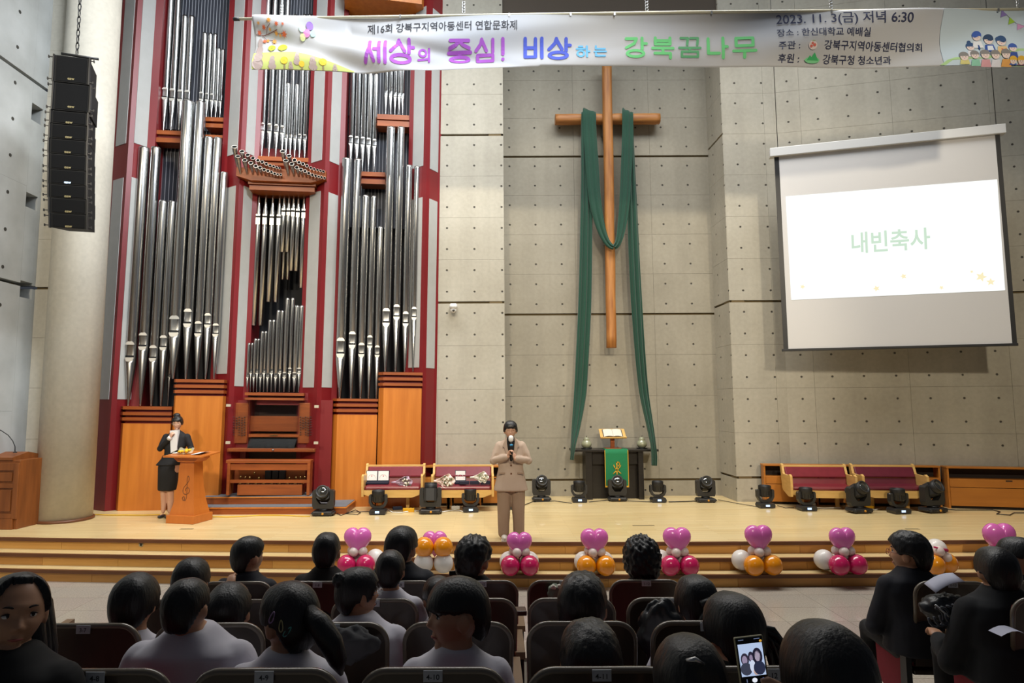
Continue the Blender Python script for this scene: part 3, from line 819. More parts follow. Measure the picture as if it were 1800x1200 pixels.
# bible stand and open book
st = W(1077, 787, aY + .2); rs = thing('book_stand', 'wooden lectern stand for the open bible on the altar', 'stand', (st.x, aY + .22, .48 + ht + .0005))
zt = W(1077, 762, aY + .2).z - .48 - ht; w_ = (W(1101, 762, aY).x - W(1053, 762, aY).x) / 2
MB().bev(-.16, .16, -.12, .12, 0, .02, .004).build('stand_base', M_cherry, rs)
MB().bev(-.04, .04, -.03, .03, .02, zt, .004).build('pedestal', M_cherry, rs)
TM = Matrix.Translation((0, -.02, zt)) @ Matrix.Rotation(math.radians(38), 4, 'X')
MB().bev(-w_ * .95, w_ * .95, -.14, .14, -.012, .012, .004, TM).build('stand_board', M_maple, rs)
MB().bev(-w_ * .97, w_ * .97, -.15, -.13, .012, .035, .003, TM).build('stand_ledge', M_maple, rs)
bk = thing('open_bible', 'open book with white pages resting on wooden book stand', 'book', M=Matrix.Translation((st.x, aY + .22, .48 + ht)) @ TM)
MB().bev(-.2, .2, -.12, .115, .0125, .018, .003).build('book_cover', M_blk, bk)
for s in (-1, 1):
    MB().grid(lambda i, j: V((s * (.002 + .183 * i / 8), -.11 + .21 * j, .02 + .022 * sin(pi * min(1, i / 8 * .9 + .12)) ** .6)), 8, 1).build('page_block', mat('paper', 'ded8c8', .8, nscale=40, ncol='b9b4a8', namt=.5, stretch=(1, 8, 1)), bk)
# gourd bottles
M_cel = mat('celadon', '9a9d84', .25, nscale=20, ncol='86886f', coat=.4)
for i, (px, lab) in enumerate(((1031, 'celadon gourd-shaped jar at left end of altar table'), (1128.5, 'celadon gourd-shaped jar at right end of altar table'))):
    p = W(px, 787, aY + .2); g = thing('gourd_jar', lab, 'jar', (p.x, aY + .2, .48 + ht), group='celadon jars on the altar')
    MB().lathe([(.06, 0), (.105, .004), (.11, .014), (.1, .02), (.05, .022)], 24).build('saucer', M_blk, g)
    MB().lathe([(.05, .022), (.075, .03), (.1, .07), (.104, .1), (.09, .14), (.062, .165), (.058, .175), (.062, .19), (.05, .215), (.025, .232), (.008, .238)], 28).build('jar_body', M_cel, g)
    MB().tube([(0, 0, .236), (.003, 0, .252), (.008, 0, .262)], .007, 8).build('stopper', M_blk, g)

# ================================================================== projection screen
sl = W(1371, 440, 11.9); sr = W(1771, 430, 10.9)
SD = V((sr.x - sl.x, sr.y - sl.y, 0)); SL = SD.length; SM = frame((sl.x, sl.y, 0), math.atan2(SD.y, SD.x))
sh = lambda px, py, c=0: hit(px, py, SM, c)
scr = thing('projection_screen', 'pull-down projection screen with black borders hanging before right concrete wall', 'screen', M=SM)
zt = (sh(1371, 272).z + sh(1755, 240).z) / 2; zb = (sh(1387, 613).z + sh(1785, 604).z) / 2
MB().box(-.0, SL, .0, .006, zb, zt).build('screen_fabric', mat('screen_white', 'd2d0ce', .85), scr)
m = MB().box(-.02, .06, -.004, .008, zb, zt).box(SL - .05, SL + .02, -.004, .008, zb, zt); m.build('black_border', M_blk, scr)
MB().bev(-.05, SL + .03, -.02, .02, zb - .04, zb + .005, .006).build('bottom_bar', M_blk, scr)
MB().bev(-.1, SL + .1, -.06, .1, zt, zt + .17, .01).build('housing', M_white, scr)
MB().tube([(SL - .02, 0, zt + .17), (SL - .02, 0, 12.4)], .006, 6).tube([(.05, 0, zt + .17), (.05, 0, 12.4)], .006, 6).build('hanging_wire', M_blk, scr)
q = [sh(*p, -.006) for p in ((1391, 527), (1767, 510), (1753, 315), (1381, 345))]
m = MB(); nx, ny = 1, 1
m.add([(p.x, -.0035, p.z) for p in q], [(0, 1, 2, 3)])
m.build('projected_image', mat('projected_white', '505050', .8, emit='fbfffd', es=1.0), scr)


def qp(u, v):  # image coordinates 0..1 on the keystoned quad
    a = q[0].lerp(q[1], u); b = q[3].lerp(q[2], u); return a.lerp(b, v)


def fontmesh(txt, size, off=0.0, align='CENTER', shear=0):
    c = bpy.data.curves.new('t', 'FONT'); c.body = txt; c.size = size; c.align_x = align; c.align_y = 'CENTER'; c.offset = off; c.shear = shear; c.resolution_u = 3
    o = bpy.data.objects.new('t', c); me = evaluated(o); bpy.data.objects.remove(o); bpy.data.curves.remove(c)
    return me


def textobj(txt, size, mt, fn, name, parent, off=0, align='CENTER', width=None):
    """text mesh mapped through fn(x, y)->3D point"""
    me = fontmesh(txt, size, off, align)
    xs = [v.co.x for v in me.vertices]; k = 1 if not width else width / (max(xs) - min(xs)); x0 = min(xs) if align == 'LEFT' else 0
    for v in me.vertices: v.co = fn((v.co.x - x0) * k, v.co.y)
    me.materials.clear(); me.materials.append(mt); me.name = name
    o = bpy.data.objects.new(name, me); COL.objects.link(o); o.parent = parent; return o


c_ = qp(.495, .49); u_ = (q[1] - q[0]).normalized(); v_ = V((.02, 0, 1))
textobj('내빈축사', .42, mat('pale_green_print', '404040', .8, emit='d4efd8', es=.85), lambda x, y: V((c_.x, -.0055, c_.z)) + u_ * x + v_ * y, 'slide_lettering', scr, .007, width=1.25)
m = MB()
for u, v, s in ((.06, .12, .05), (.42, .07, .06), (.55, .17, .055), (.9, .13, .09), (.94, .08, .07), (.72, .05, .04), (.86, .18, .03)):
    p = qp(u, v); m.add([V((p.x + s * (1 if k % 2 else .45) * cos(k * pi / 5 + u * 9), -.005, p.z + s * (1 if k % 2 else .45) * sin(k * pi / 5 + u * 9))) for k in range(10)], [tuple(range(10))])
m.build('slide_leaf', mat('pale_yellow_print', '404040', .8, emit='fbeec0', es=.95), scr, label='pale yellow leaves along the slide bottom')

# ================================================================== banner
bl = V((W(446, 80, 9.15).x, 9.15, 0)); br = V((W(1812, 70, 8.75).x, 8.75, 0)); BD = br - bl; BL = BD.length
BM = frame(bl, math.atan2(BD.y, BD.x)); BI = BM.inverted()
bo = BI @ C0
ban = thing('event_banner', 'long white festival banner with Korean lettering hung high above stage', 'banner', M=BM)


def bw(x, z):
    """gentle folds of the hanging cloth (local depth)"""
    t = x / BL; d = (7.9 - z)
    q_ = x - d * 2.6; fold = .05 * math.exp(-((q_ - .15) / .28) ** 2) - .04 * math.exp(-((q_ - .75) / .3) ** 2); q2 = x - 1.5 - d * 4; fold += (.05 * math.exp(-(q2 / .35) ** 2)) if x > 1.4 else 0
    return fold * math.exp(-max(0, x - 3)) + .03 * noise.noise(V((x * .55, d * 2.2 + x * .25, 1.3))) * 2.2 + .025 * sin((d * 9 + x * 1.1)) * math.exp(-x * .35) * 2 + .012 * sin(x * 1.9 + d * 5)


def bp(px, py, lift=0):
    d = BI.to_3x3() @ ray(px, py); k = -bo.y / d.y; p = bo + d * k
    return V((p.x, bw(p.x, p.z) - .008 - lift, p.z))


def btop(px): return 31 - (px - 446) / 760 * 9.5 if px < 1206 else 21.5 - (px - 1206) / 606 * 5
def bbot(px): return 126.5 - (px - 446) / 500 * 6.5 if px < 946 else 120 - 0 * px - (2 if px < 1500 else 1)


NX, NY = 320, 30


def bsurf(i, j, dy=0):
    px = 446 + (1812 - 446) * i / NX; py = btop(px) + (bbot(px) - btop(px)) * j / NY
    p = bp(px, py); return V((p.x, bw(p.x, p.z) + dy, p.z))


m = MB().mi(0)
m.grid(lambda i, j: bsurf(i, j), NX, NY)
M_ban = mat('banner_cloth', 'c2beb6', .75, nscale=.35, ncol='b8bcc6', namt=.9)
bs = m.build('banner_sheet', M_ban, ban)
md = bs.modifiers.new('s', 'SOLIDIFY'); md.thickness = .002; md.offset = 0
a = bp(414, 33.5); b = bp(446, 33); c = bp(1206, 21.5); d = bp(1812, 16.5)
MB().tube([(a.x, 0, a.z), (c.x, 0, c.z + .0), (d.x, 0, d.z)], .022, 12).build('banner_pole', mat('cream_pole', 'd9d2b8', .4), ban)
MB().tube([(a.x - .03, 0, a.z), (a.x + .06, 0, a.z)], .028, 12).build('pole_cap', M_blk, ban)
for px in (495, 815, 1137, 1461, 1790):
    p = bp(px, btop(px)); m = MB(); m.tube([(p.x, 0, p.z), (p.x, 0, 12.35)], .004, 5)
    for k in range(4): m.tube([(p.x + .02 * cos(t), .0, p.z + .05 + k * .045 + .028 * sin(t)) for t in [i * pi / 4 for i in range(9)]], .006, 6)
    m.build('hanging_chain', M_steel, ban)
INK = {}


def ink(h): return mat('ink_' + h, h, .8)


def stroke_b(m, pts, w, lift=.0015):
    """stroke in pixel space mapped on the cloth"""
    for a, b in zip(pts[:-1], pts[1:]):
        L = math.hypot(b[0] - a[0], b[1] - a[1]); n = max(1, int(L / 6))
        if L < 1e-6: continue
        nx, ny = -(b[1] - a[1]) / L * w / 2, (b[0] - a[0]) / L * w / 2
        vs = []
        for i in range(n + 1):
            x = a[0] + (b[0] - a[0]) * i / n; y = a[1] + (b[1] - a[1]) * i / n; vs += [bp(x + nx, y + ny, lift), bp(x - nx, y - ny, lift)]
        m.add(vs, [(2 * i, 2 * i + 2, 2 * i + 3, 2 * i + 1) for i in range(n)])
    for p in pts: m.add([bp(p[0] + w / 2 * cos(t * pi / 6), p[1] + w / 2 * sin(t * pi / 6), lift) for t in range(12)], [tuple(range(12))])


def ell(cx, cy, rx, ry, n=20): return [(cx + rx * cos(2 * pi * i / n), cy + ry * sin(2 * pi * i / n)) for i in range(n + 1)]


def rect(x0, y0, x1, y1): return [(x0, y0), (x1, y0), (x1, y1), (x0, y1), (x0, y0)]


GL = {  # unit box, y up
    '세': [[(.25, .95), (.25, .62), (.04, .03)], [(.25, .55), (.42, .06)], [(.45, .55), (.66, .55)], [(.67, .95), (.67, .03)], [(.95, .97), (.95, 0)]],
    '상': [[(.36, 1), (.3, .8), (.03, .5)], [(.36, .98), (.62, .5)], [(.8, 1), (.8, .44)], [(.8, .7), (.98, .7)], ell(.44, .18, .4, .17)],
    '의': [ell(.38, .66, .3, .28), [(0, .1), (.78, .18)], [(.93, 1), (.93, 0)]],
    '중': [[(.1, .97), (.92, .97)], [(.5, .95), (.35, .78), (.06, .64)], [(.5, .95), (.65, .78), (.94, .64)], [(0, .46), (1, .46)], [(.5, .44), (.5, .3)], ell(.5, .14, .42, .14)],
    '심': [[(.33, 1), (.28, .8), (.02, .5)], [(.33, .98), (.58, .5)], [(.92, 1), (.92, .44)], rect(.1, .02, .92, .3)],
    '!': [[(.5, 1), (.5, .3)], [(.5, .03), (.5, .04)]],
    '비': [[(.04, .97), (.04, .05), (.6, .05), (.6, .97)], [(.04, .55), (.6, .55)], [(.95, 1), (.95, 0)]],
    '하': [[(.18, .98), (.44, .98)], [(0, .76), (.62, .76)], ell(.31, .3, .27, .27), [(.8, 1), (.8, 0)], [(.8, .5), (1, .5)]],
    '는': [[(.12, 1), (.12, .74), (.9, .74)], [(0, .46), (1, .46)], [(.12, .28), (.12, .02), (.9, .02)]],
    '강': [[(.05, .97), (.52, .97), (.42, .72), (.05, .5)], [(.78, 1), (.78, .44)], [(.78, .72), (.98, .72)], ell(.46, .18, .38, .17)],
    '북': [[(.14, 1), (.14, .68), (.86, .68), (.86, 1)], [(.14, .86), (.86, .86)], [(0, .47), (1, .47)], [(.5, .47), (.5, .28)], [(.1, .2), (.86, .2), (.86, -.02)]],
    '꿈': [[(.08, 1), (.42, 1), (.38, .64)], [(.54, 1), (.9, 1), (.86, .64)], [(0, .48), (1, .48)], [(.5, .46), (.5, .32)], rect(.12, .02, .88, .28)],
    '나': [[(.06, .97), (.06, .22), (.6, .22)], [(.8, 1), (.8, 0)], [(.8, .55), (1, .55)]],
    '무': [rect(.12, .58, .88, .98), [(0, .32), (1, .32)], [(.5, .3), (.5, 0)]]}
TITLE = [('세', 639, 68.5, 681, 112, 6, 'a355c0'), ('상', 684, 68, 729, 112, 6, 'a355c0'), ('의', 733, 82, 757, 108, 3.8, 'a355c0'), ('중', 786, 70, 829, 108, 5.6, 'a355c0'), ('심', 834, 69, 871, 108, 5.6, 'a355c0'), ('!', 879, 68, 889, 107, 6, 'a355c0'),
         ('비', 920, 66, 956, 105, 6.2, '4a5cc8'), ('상', 962, 66, 1005, 107, 6.2, '4a5cc8'), ('하', 1012, 79, 1038, 103, 3.6, '6cb8e6'), ('는', 1043, 79, 1067, 102, 3.6, '6cb8e6'),
         ('강', 1097, 64.5, 1139, 104, 5.4, '6fcf83'), ('북', 1145, 64, 1185, 104, 5.4, '6fcf83'), ('꿈', 1192, 64, 1233, 103, 4.4, '5fa876'), ('나', 1241, 64, 1280, 104, 5.4, '6fcf83'), ('무', 1287, 64.5, 1329, 104, 5.4, '6fcf83')]
for g, x0, y0, x1, y1, w, colr in TITLE:
    m = MB()
    for s in GL[g]: stroke_b(m, [(x0 + 2 + (x1 - x0 - 4) * u, y1 - 2 - (y1 - y0 - 4) * v) for u, v in s], w)
    m.build('title_letter', ink(colr), ban)


def btext(t, px0, px1, pyc, hpx, colr='2f3448', off=.0):
    me_fn = lambda x, y: bp(px0 + x, pyc - y - (px0 + x - px0) * slope, .0015)
    slope = (31 - 21.5) / 760 * .7 if px0 < 1200 else .004
    return textobj(t, hpx * 1.22, ink(colr), me_fn, 'banner_lettering', ban, off, 'LEFT', px1 - px0)


btext('제16회 강북구지역아동센터 연합문화제', 645, 909, 50, 15, '33343c', .12)
btext('2023. 11. 3(금) 저녁 6:30', 1364, 1602, 36, 19, '2b3050', .15)
btext('장소 : 한신대학교 예배실', 1364, 1527, 61.5, 13, '2b3050', .1)
btext('주관 :', 1366, 1403, 84.5, 12.5, '2b3050', .1); btext('강북구지역아동센터협의회', 1446, 1623, 83.5, 13.5, '2b3050', .1)
btext('후원 :', 1366, 1403, 106, 12.5, '2b3050', .1); btext('강북구청 청소년과', 1446, 1568, 106, 13.5, '2b3050', .1)


def bpoly(name, polys, h, lift=.005):
    m = MB()
    for p in polys: m.add([bp(x, y, lift + .005) for x, y in p], [tuple(range(len(p)))])
    return m.build(name, ink(h), ban)


def circ(cx, cy, rx, ry=None, n=16): return ell(cx, cy, rx, ry or rx, n)[:-1]


C_ = lambda x, y: (440 + x / 10, 20 + y / 10)
# left artwork: meadow, trees, leaves, balloons
mm = MB()
xs = [446 + i * 5 for i in range(36)]
def hilltop(x): return 93 if x < 520 else 93 + (x - 520) ** 1.15 * .143
mm.grid(lambda i, j: bp(446 + i * 2.5, hilltop(446 + i * 2.5) + (max(bbot(446 + i * 2.5) - .6, hilltop(446 + i * 2.5)) - hilltop(446 + i * 2.5)) * j / 10, .002), 70, 10)
mm.build('printed_meadow', ink('b4bd6c'), ban)


def ptree(cx, base, h, w, n=3):
    ps = []
    for k in range(n): ps.append(circ(cx, base - h * (.16 + .27 * k), w / 2 * (1 - .2 * k), h * .2))
    bpoly('printed_tree', ps, 'a4928c', .005); bpoly('printed_trunk', [[(cx - .6, base), (cx + .6, base), (cx + .3, base - h * .6), (cx - .3, base - h * .6)]], '6e6352', .006)


for t in ((456.5, 125.5, 52, 20, 4), (482, 125.5, 26, 14), (514, 124.8, 13, 8.5), (525, 117.5, 26, 11.5), (552, 124.5, 25, 15), (589, 124.5, 12.5, 9)): ptree(*t)
for cx, cy, r, tc, ty in ((503, 111, 6.5, 'e0b838', 125), (533, 116.5, 4.8, 'e0b838', 124.6), (569, 111, 6.4, 'e0b838', 124.4), (477.5, 83.5, 6.5, 'b2cc3a', 92.5), (496, 82, 8, 'c2d83c', 92.5)):
    bpoly('printed_trunk', [[(cx - 1.6, ty), (cx + 1.6, ty), (cx + 1, cy), (cx - 1, cy)]], '8a7a58', .0055); bpoly('printed_tree', [circ(cx, cy, r)], tc, .0065)


def leafp(cx, cy, r, a0):
    return [(cx + r * (1 if k % 2 == 0 else .42) * cos(a0 + k * pi / 7) , cy + r * (1 if k % 2 == 0 else .42) * sin(a0 + k * pi / 7)) for k in range(14)]


m = MB(); stroke_b(m, [C_(90, 390), C_(230, 400), C_(400, 360), C_(480, 340)], 1, .0045); stroke_b(m, [C_(270, 385), C_(310, 310), C_(380, 260)], .8, .0045); stroke_b(m, [C_(200, 405), C_(260, 460), C_(400, 465)], .8, .0045); stroke_b(m, [C_(400, 360), C_(500, 390), C_(600, 390)], .8, .0045)
m.build('printed_branch', ink('7a5040'), ban)
for i, (x, y, r) in enumerate(((170, 250, 3.2), (255, 305, 4.4), (155, 365, 4.8), (365, 215, 5), (355, 335, 3.2), (490, 270, 4.2), (600, 270, 3), (455, 385, 4.2), (520, 410, 3.2), (595, 400, 5.6), (235, 495, 4.6), (290, 480, 3.6), (400, 490, 5.4))):
    cx, cy = C_(x, y); bpoly('printed_leaf', [leafp(cx, cy, r, i)], ('e0a050', 'd9673c', 'd66a45', 'e09a40')[i % 4], .006)
for x, y, rx, ry, h in ((920, 325, 5, 5.8, 'bfe4dc'), (1050, 270, 6, 7, '9a78c8'), (1000, 395, 6, 7.4, 'd784b4'), (1110, 400, 5, 6.5, 'a2dccb'), (925, 460, 5, 6, 'dfe7a4')):
    cx, cy = C_(x, y); bpoly('printed_balloon', [circ(cx, cy, rx, ry)], h, .005 + x * 1e-6)
# right artwork: sky tint, hill, bunting and a group of people
D_ = lambda x, y: (1600 + x / 9, y / 9)
m = MB(); m.grid(lambda i, j: bp(1655 + 157 * i / 60, btop(1655 + 157 * i / 60) + 1 + (100) * j / 20, .002), 60, 20); m.build('printed_sky', ink('c2d2de'), ban)
bpoly('printed_hill', [[(1648, 118)] + [D_(x, y) for x, y in ((560, 970), (680, 930), (800, 920), (1100, 940), (1500, 830), (1680, 785), (1900, 785))] + [(1811, 118.5)]], 'b6dca0', .0035)
bpoly('printed_flag', [[D_(1440, 165), D_(1535, 235), D_(1432, 272)]], '8f7ec2', .005); bpoly('printed_flag', [[D_(1575, 270), D_(1660, 345), D_(1558, 385)]], '9cc43c', .005); bpoly('printed_flag', [[D_(1693, 375), D_(1810, 420), D_(1693, 475)]], 'd39ac6', .005)
m = MB(); stroke_b(m, [D_(1450, 165), D_(1560, 260), D_(1680, 365), D_(1850, 430)], .5, .006); m.build('printed_string', ink('4a4a55'), ban)


def person2(cx, cy, r, hair, shirt, k=0, lift=.007, sh=1.0):
    X, Yp = D_(cx, cy); r /= 9
    bpoly('printed_body', [[(X - r * 1.25 * sh, Yp + r * 3.1), (X - r * .9 * sh, Yp + r * 1.3), (X + r * .9 * sh, Yp + r * 1.3), (X + r * 1.25 * sh, Yp + r * 3.1)]] if cy < 900 else [[(X - r * 1.2, min(Yp + r * 2.2, 117.6)), (X - r * .9, Yp + r * .9), (X + r * .9, Yp + r * .9), (X + r * 1.2, min(Yp + r * 2.2, 117.6))]], shirt, lift)
    bpoly('printed_hair', [circ(X, Yp - r * .25, r * 1.12, r * 1.05)], hair, lift + .0006)
    bpoly('printed_face', [[(X + r * .92 * cos(t), Yp + r * .2 + r * .95 * sin(t)) for t in [-.25 + (pi + .5) * i / 14 for i in range(15)]]], 'e6d2ca', lift + .0012)
    bpoly('printed_eye', [circ(X - r * .35, Yp + r * .2, r * .09, r * .13, 6), circ(X + r * .35, Yp + r * .2, r * .09, r * .13, 6)], '3a3034', lift + .0018)
    bpoly('printed_mouth', [circ(X, Yp + r * .6, r * .16, r * .08, 8)], 'd98890', lift + .0018)


for cx, cy, r, hh, sh in ((1067, 560, 66, '3f62b8', 'e4e6ea'), (1243, 620, 70, '2f4668', '3352a4'), (1435, 650, 72, '34527e', 'e2c08a'), (948, 740, 60, '34527e', 'e0dce0'), (1597, 770, 60, '3e5cab', '38529e')): person2(cx, cy, r, hh, sh)
bpoly('printed_tie', [[D_(1067, 705), D_(1088, 720), D_(1095, 780), D_(1080, 810), D_(1062, 780)]], '2a4a86', .0085)
bpoly('printed_collar', [[D_(1210, 730), D_(1290, 730), D_(1300, 815), D_(1200, 815)]], 'dfe5ee', .0085)
bpoly('printed_bow', [[D_(1415, 780), D_(1455, 795), D_(1495, 780), D_(1500, 815), D_(1455, 802), D_(1418, 815)]], 'd9674a', .0087)
bpoly('printed_bun', [circ(*D_(938, 660), 3.4), circ(*D_(1385, 610), 3.8)], '34527e', .0072)
for i, (cx, cy, r, hh, sh) in enumerate(((812, 920, 66, '84807e', 'd8cf86'), (982, 895, 62, '84807e', '8fc9b0'), (1143, 890, 68, '84807e', 'd9a0a8'), (1303, 895, 66, '84807e', 'e0e0ea'), (1470, 880, 68, '84807e', 'e0a45a'), (1580, 985, 55, 'dcae3c', '3a5aa8'), (1712, 985, 58, 'dcae3c', '8a6070'))): person2(cx, cy, r, hh, sh, lift=.010 + i * .0004)
# logos of the two host lines
bpoly('emblem_mountain', [circ(1426, 107.5, 13.5, 5)], '7fcf95', .005); bpoly('emblem_mountain', [[(1416, 108), (1421, 100), (1424, 103), (1429, 95.5), (1437, 108)]], '3fb068', .006)
m = MB(); stroke_b(m, ell(1426, 107.8, 12, 4)[2:12], .8, .0065); m.build('emblem_swirl', ink('f0f5ee'), ban)
bpoly('emblem_sprout', [circ(1425, 84, 7.5), ], 'e6d8d4', .005); bpoly('emblem_spot', [circ(1422, 86, 2.4), circ(1427.5, 84, 2.6), circ(1424, 81, 2)], 'd86a5c', .009); bpoly('emblem_sprout', [circ(1426, 76.5, 3, 1)], '9ab080', .006)
# folded loops where the pole carries the cloth
m = MB()
for px in (520, 704, 895, 1003, 1080, 1250, 1460, 1548, 1680, 1753): p = bp(px, btop(px) + 3); m.box(p.x - .012, p.x + .012, -.03, -.022, p.z - .02, p.z + .03)
m.build('eyelet_tab', M_steel, ban)

# ================================================================== line array loudspeaker
M_grl = mat('speaker_grille', '0b0b0c', .8, spec=.2); M_cab = mat('speaker_cabinet', '0c0c0d', .65, spec=.3)
la = thing('line_array', 'tall black curved loudspeaker stack hanging by a chain at left', 'speaker', (0, 0, 0))
tops = [(101, 96), (94, 143), (91.6, 192), (88, 215), (85.5, 241), (83, 267), (82, 294), (81, 320), (80.5, 344), (81, 371), (81.5, 397)]
rights = [163.5, 159.5, 157, 155, 153, 151, 150, 149, 148, 147, 146]
LY = 9.0
for i in range(10):
    p0 = W(tops[i][0], tops[i][1], LY); p1 = W(rights[i], tops[i][1] + 8 - i * .3, LY + .12); p2 = W(tops[i + 1][0], tops[i + 1][1], LY)
    w = p1.x - p0.x; h = p0.z - p2.z; tl = math.radians((0, 0, 1, 2, 3, 4, 5, 7, 9, 11)[i])
    X = V((w, .12, 0)).normalized(); Z = V((p0.x - p2.x, -sin(tl) * h, h)).normalized(); Yv = Z.cross(X).normalized(); Z = X.cross(Yv)
    M = Matrix(((X.x, Yv.x, Z.x, p2.x), (X.y, Yv.y, Z.y, LY + .01 * i), (X.z, Yv.z, Z.z, p2.z), (0, 0, 0, 1)))
    dp = .55
    b_ = MB().prism([(.0, 0), (w, 0), (w - .06, dp), (.06, dp)], .006, h - .006).build('speaker_box', M_cab, la); b_.matrix_world = M
    MB().box(.03, w - .03, -.008, 0, .02, h - .02).build('grille', M_grl, b_)
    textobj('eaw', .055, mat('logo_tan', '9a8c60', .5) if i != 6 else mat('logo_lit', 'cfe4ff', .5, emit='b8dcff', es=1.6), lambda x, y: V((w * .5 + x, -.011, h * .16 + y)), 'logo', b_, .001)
    m = MB()
    for xx in (-.02, w - .0):
        m.box(xx, xx + .02, -.02, .03, .0, h)
        for zz_ in (.03, h - .05): m.box(xx - .05 if xx < 0 else xx, xx + .02 if xx < 0 else xx + .07, -.012, .0, zz_, zz_ + .012).box(*((xx - .06, xx - .048) if xx < 0 else (xx + .06, xx + .072)), -.02, .008, zz_ - .012, zz_ + .024)
    m.build('rigging_frame', M_blk, b_)
p = W(135, 98, LY + .2); q_ = W(141, -10, LY + .2)
a = W(100, 90, LY); b = W(166, 100, LY + .12)
MB().tube([a + V((0, .1, .02)), b + V((0, .1, .02))], .02, 8).build('fly_bar', M_blk, la)
m = MB(); n = 46; top = V((p.x - .0, p.y, 12.35))
for k in range(n):
    c = p.lerp(top, (k + .5) / n); L = (top - p).length / n * .62; s = V((1, 0, 0)) if k % 2 else V((0, 1, 0))
    m.tube([c + s * .022 * cos(t) + V((0, 0, 1)) * L * sin(t) for t in [i * pi / 4 for i in range(9)]], .008, 5)
m.build('hoist_chain', M_blk, la)
# ================================================================== moving-head stage lights
M_mh = mat('light_body', '2a2a2b', .45); M_mh2 = mat('light_body_dark', '18181a', .5)
M_lens = mat('lens_glass', '30302c', .05, coat=1, spec=1); M_disp = mat('lit_display', '6080a0', .4, emit='bcd4ff', es=1.6)
SZ = .48


def beam_light(px, py, label, tilt=35, pan=0, yaw=0, hgt=.5, dy=0):
    p = G(px, py, SZ); p.y += .14 + dy; k = hgt / .53
    t = thing('beam_light', label, 'stage light', p, yaw, 'large moving-head lights on the stage'); t.scale = (k, k, k)
    b = MB().bev(-.175, .175, -.13, .13, .015, .085, .02).bev(-.2, .2, -.1, .1, .03, .06, .01).build('light_base', M_mh, t)
    MB().bev(-.14, -.06, -.133, -.126, .03, .06, .001).bev(.05, .1, -.133, -.126, .03, .062, .001).build('socket_panel', M_mh2, b)
    MB().lathe([(.02, 0), (.02, .012), (.012, .016)], 12, Matrix.Translation((.015, -.128, .048)) @ Matrix.Rotation(pi / 2, 4, 'X')).build('power_inlet', mat('amber_plastic', 'c98a20', .4), b)
    for s in (-1, 1): MB().lathe([(.02, 0), (.022, .01), (.018, .016)], 10, Matrix.Translation((s * .14, -.08, 0))).build('rubber_foot', M_mh2, b)
    MB().lathe([(.085, .085), (.085, .11), (.07, .115)], 20).build('swivel', M_mh2, t)
    y_ = MB().prism([(-.19, .18), (-.17, .12), (.17, .12), (.19, .18), (.19, .42), (.165, .445), (.12, .445), (.12, .28), (.06, .2), (-.06, .2), (-.12, .28), (-.12, .445), (-.165, .445), (-.19, .42)], -.06, .06, 'y').build('yoke', M_mh, t)
    HM = Matrix.Translation((0, 0, .38)) @ Matrix.Rotation(math.radians(pan), 4, 'Z') @ Matrix.Rotation(math.radians(90 - tilt), 4, 'X')
    # head: barrel along local +z (pointing towards -y when tilt = 0)
    m = MB(); m.prism([(-.11, -.09), (-.07, -.12), (.07, -.12), (.11, -.09), (.115, .06), (.08, .11), (-.08, .11), (-.115, .06)], -.16, .05, 'z', HM)
    h = m.build('light_head', M_mh, t)
    MB().lathe([(.105, .0), (.112, .06), (.115, .13), (.1, .135)], 24, HM).build('lens_barrel', M_mh2, h)
    MB().lathe([(.1, .134), (.112, .137), (.112, .15), (.092, .15), (.088, .136)], 24, HM).build('lens_ring', M_mh, h)
    MB().lathe([(.088, .128), (.07, .142), (.04, .15), (.01, .153)], 24, HM).build('lens', M_lens, h)
    MB().box(-.045, .045, .108, .116, -.1, -.07, HM).box(-.04, .04, .108, .116, -.05, -.005, HM).build('vent', M_mh2, h)
    for s in (-1, 1): MB().lathe([(.03, 0), (.03, .02), (.02, .025)], 12, Matrix.Translation((s * .115, 0, .38)) @ Matrix.Rotation(s * pi / 2, 4, 'Y')).build('pivot', M_steel, y_)
    return t


def wash_light(px, py, label, yaw=0, hgt=.42, dy=0):
    p = G(px, py, SZ); p.y += .13 + dy; k = hgt / .42
    t = thing('wash_light', label, 'stage light', p, yaw, 'small moving-head lights on the stage'); t.scale = (k, k, k)
    b = MB().prism([(-.13, .01), (.13, .01), (.14, .05), (.12, .09), (-.12, .09), (-.14, .05)], -.11, .11, 'y').build('light_base', M_mh, t)
    MB().bev(-.035, .035, -.114, -.109, .032, .066, .001).build('display', M_disp, b)
    MB().box(-.1, -.05, -.112, -.109, .035, .06).build('button_row', M_mh2, b)
    pts = [(-.14, .33), (-.155, .31), (-.155, .2), (-.12, .13), (-.06, .095), (.06, .095), (.12, .13), (.155, .2), (.155, .31), (.14, .33), (.11, .33), (.115, .22), (.09, .165), (.04, .14), (-.04, .14), (-.09, .165), (-.115, .22), (-.11, .33)]
    y_ = MB().prism(pts, -.045, .045, 'y').build('yoke', M_mh, t)
    h = MB().lathe([(.085, .2), (.1, .225), (.103, .3), (.108, .31), (.11, .385), (.105, .4), (.098, .402), (.096, .385), (.0, .383)], 28).build('light_head', M_mh2, t)
    m = MB()
    for k in range(16):
        a = 2 * pi * k / 16; m.box(-.004, .004, .1, .112, .225, .3, Matrix.Rotation(a, 4, 'Z'))
    m.build('cooling_fin', M_mh, h, kind='stuff')
    for s in (-1, 1): MB().lathe([(.028, 0), (.028, .02), (.018, .024)], 12, Matrix.Translation((s * .128, 0, .3)) @ Matrix.Rotation(s * pi / 2, 4, 'Y')).build('pivot', M_steel, y_)
    return t


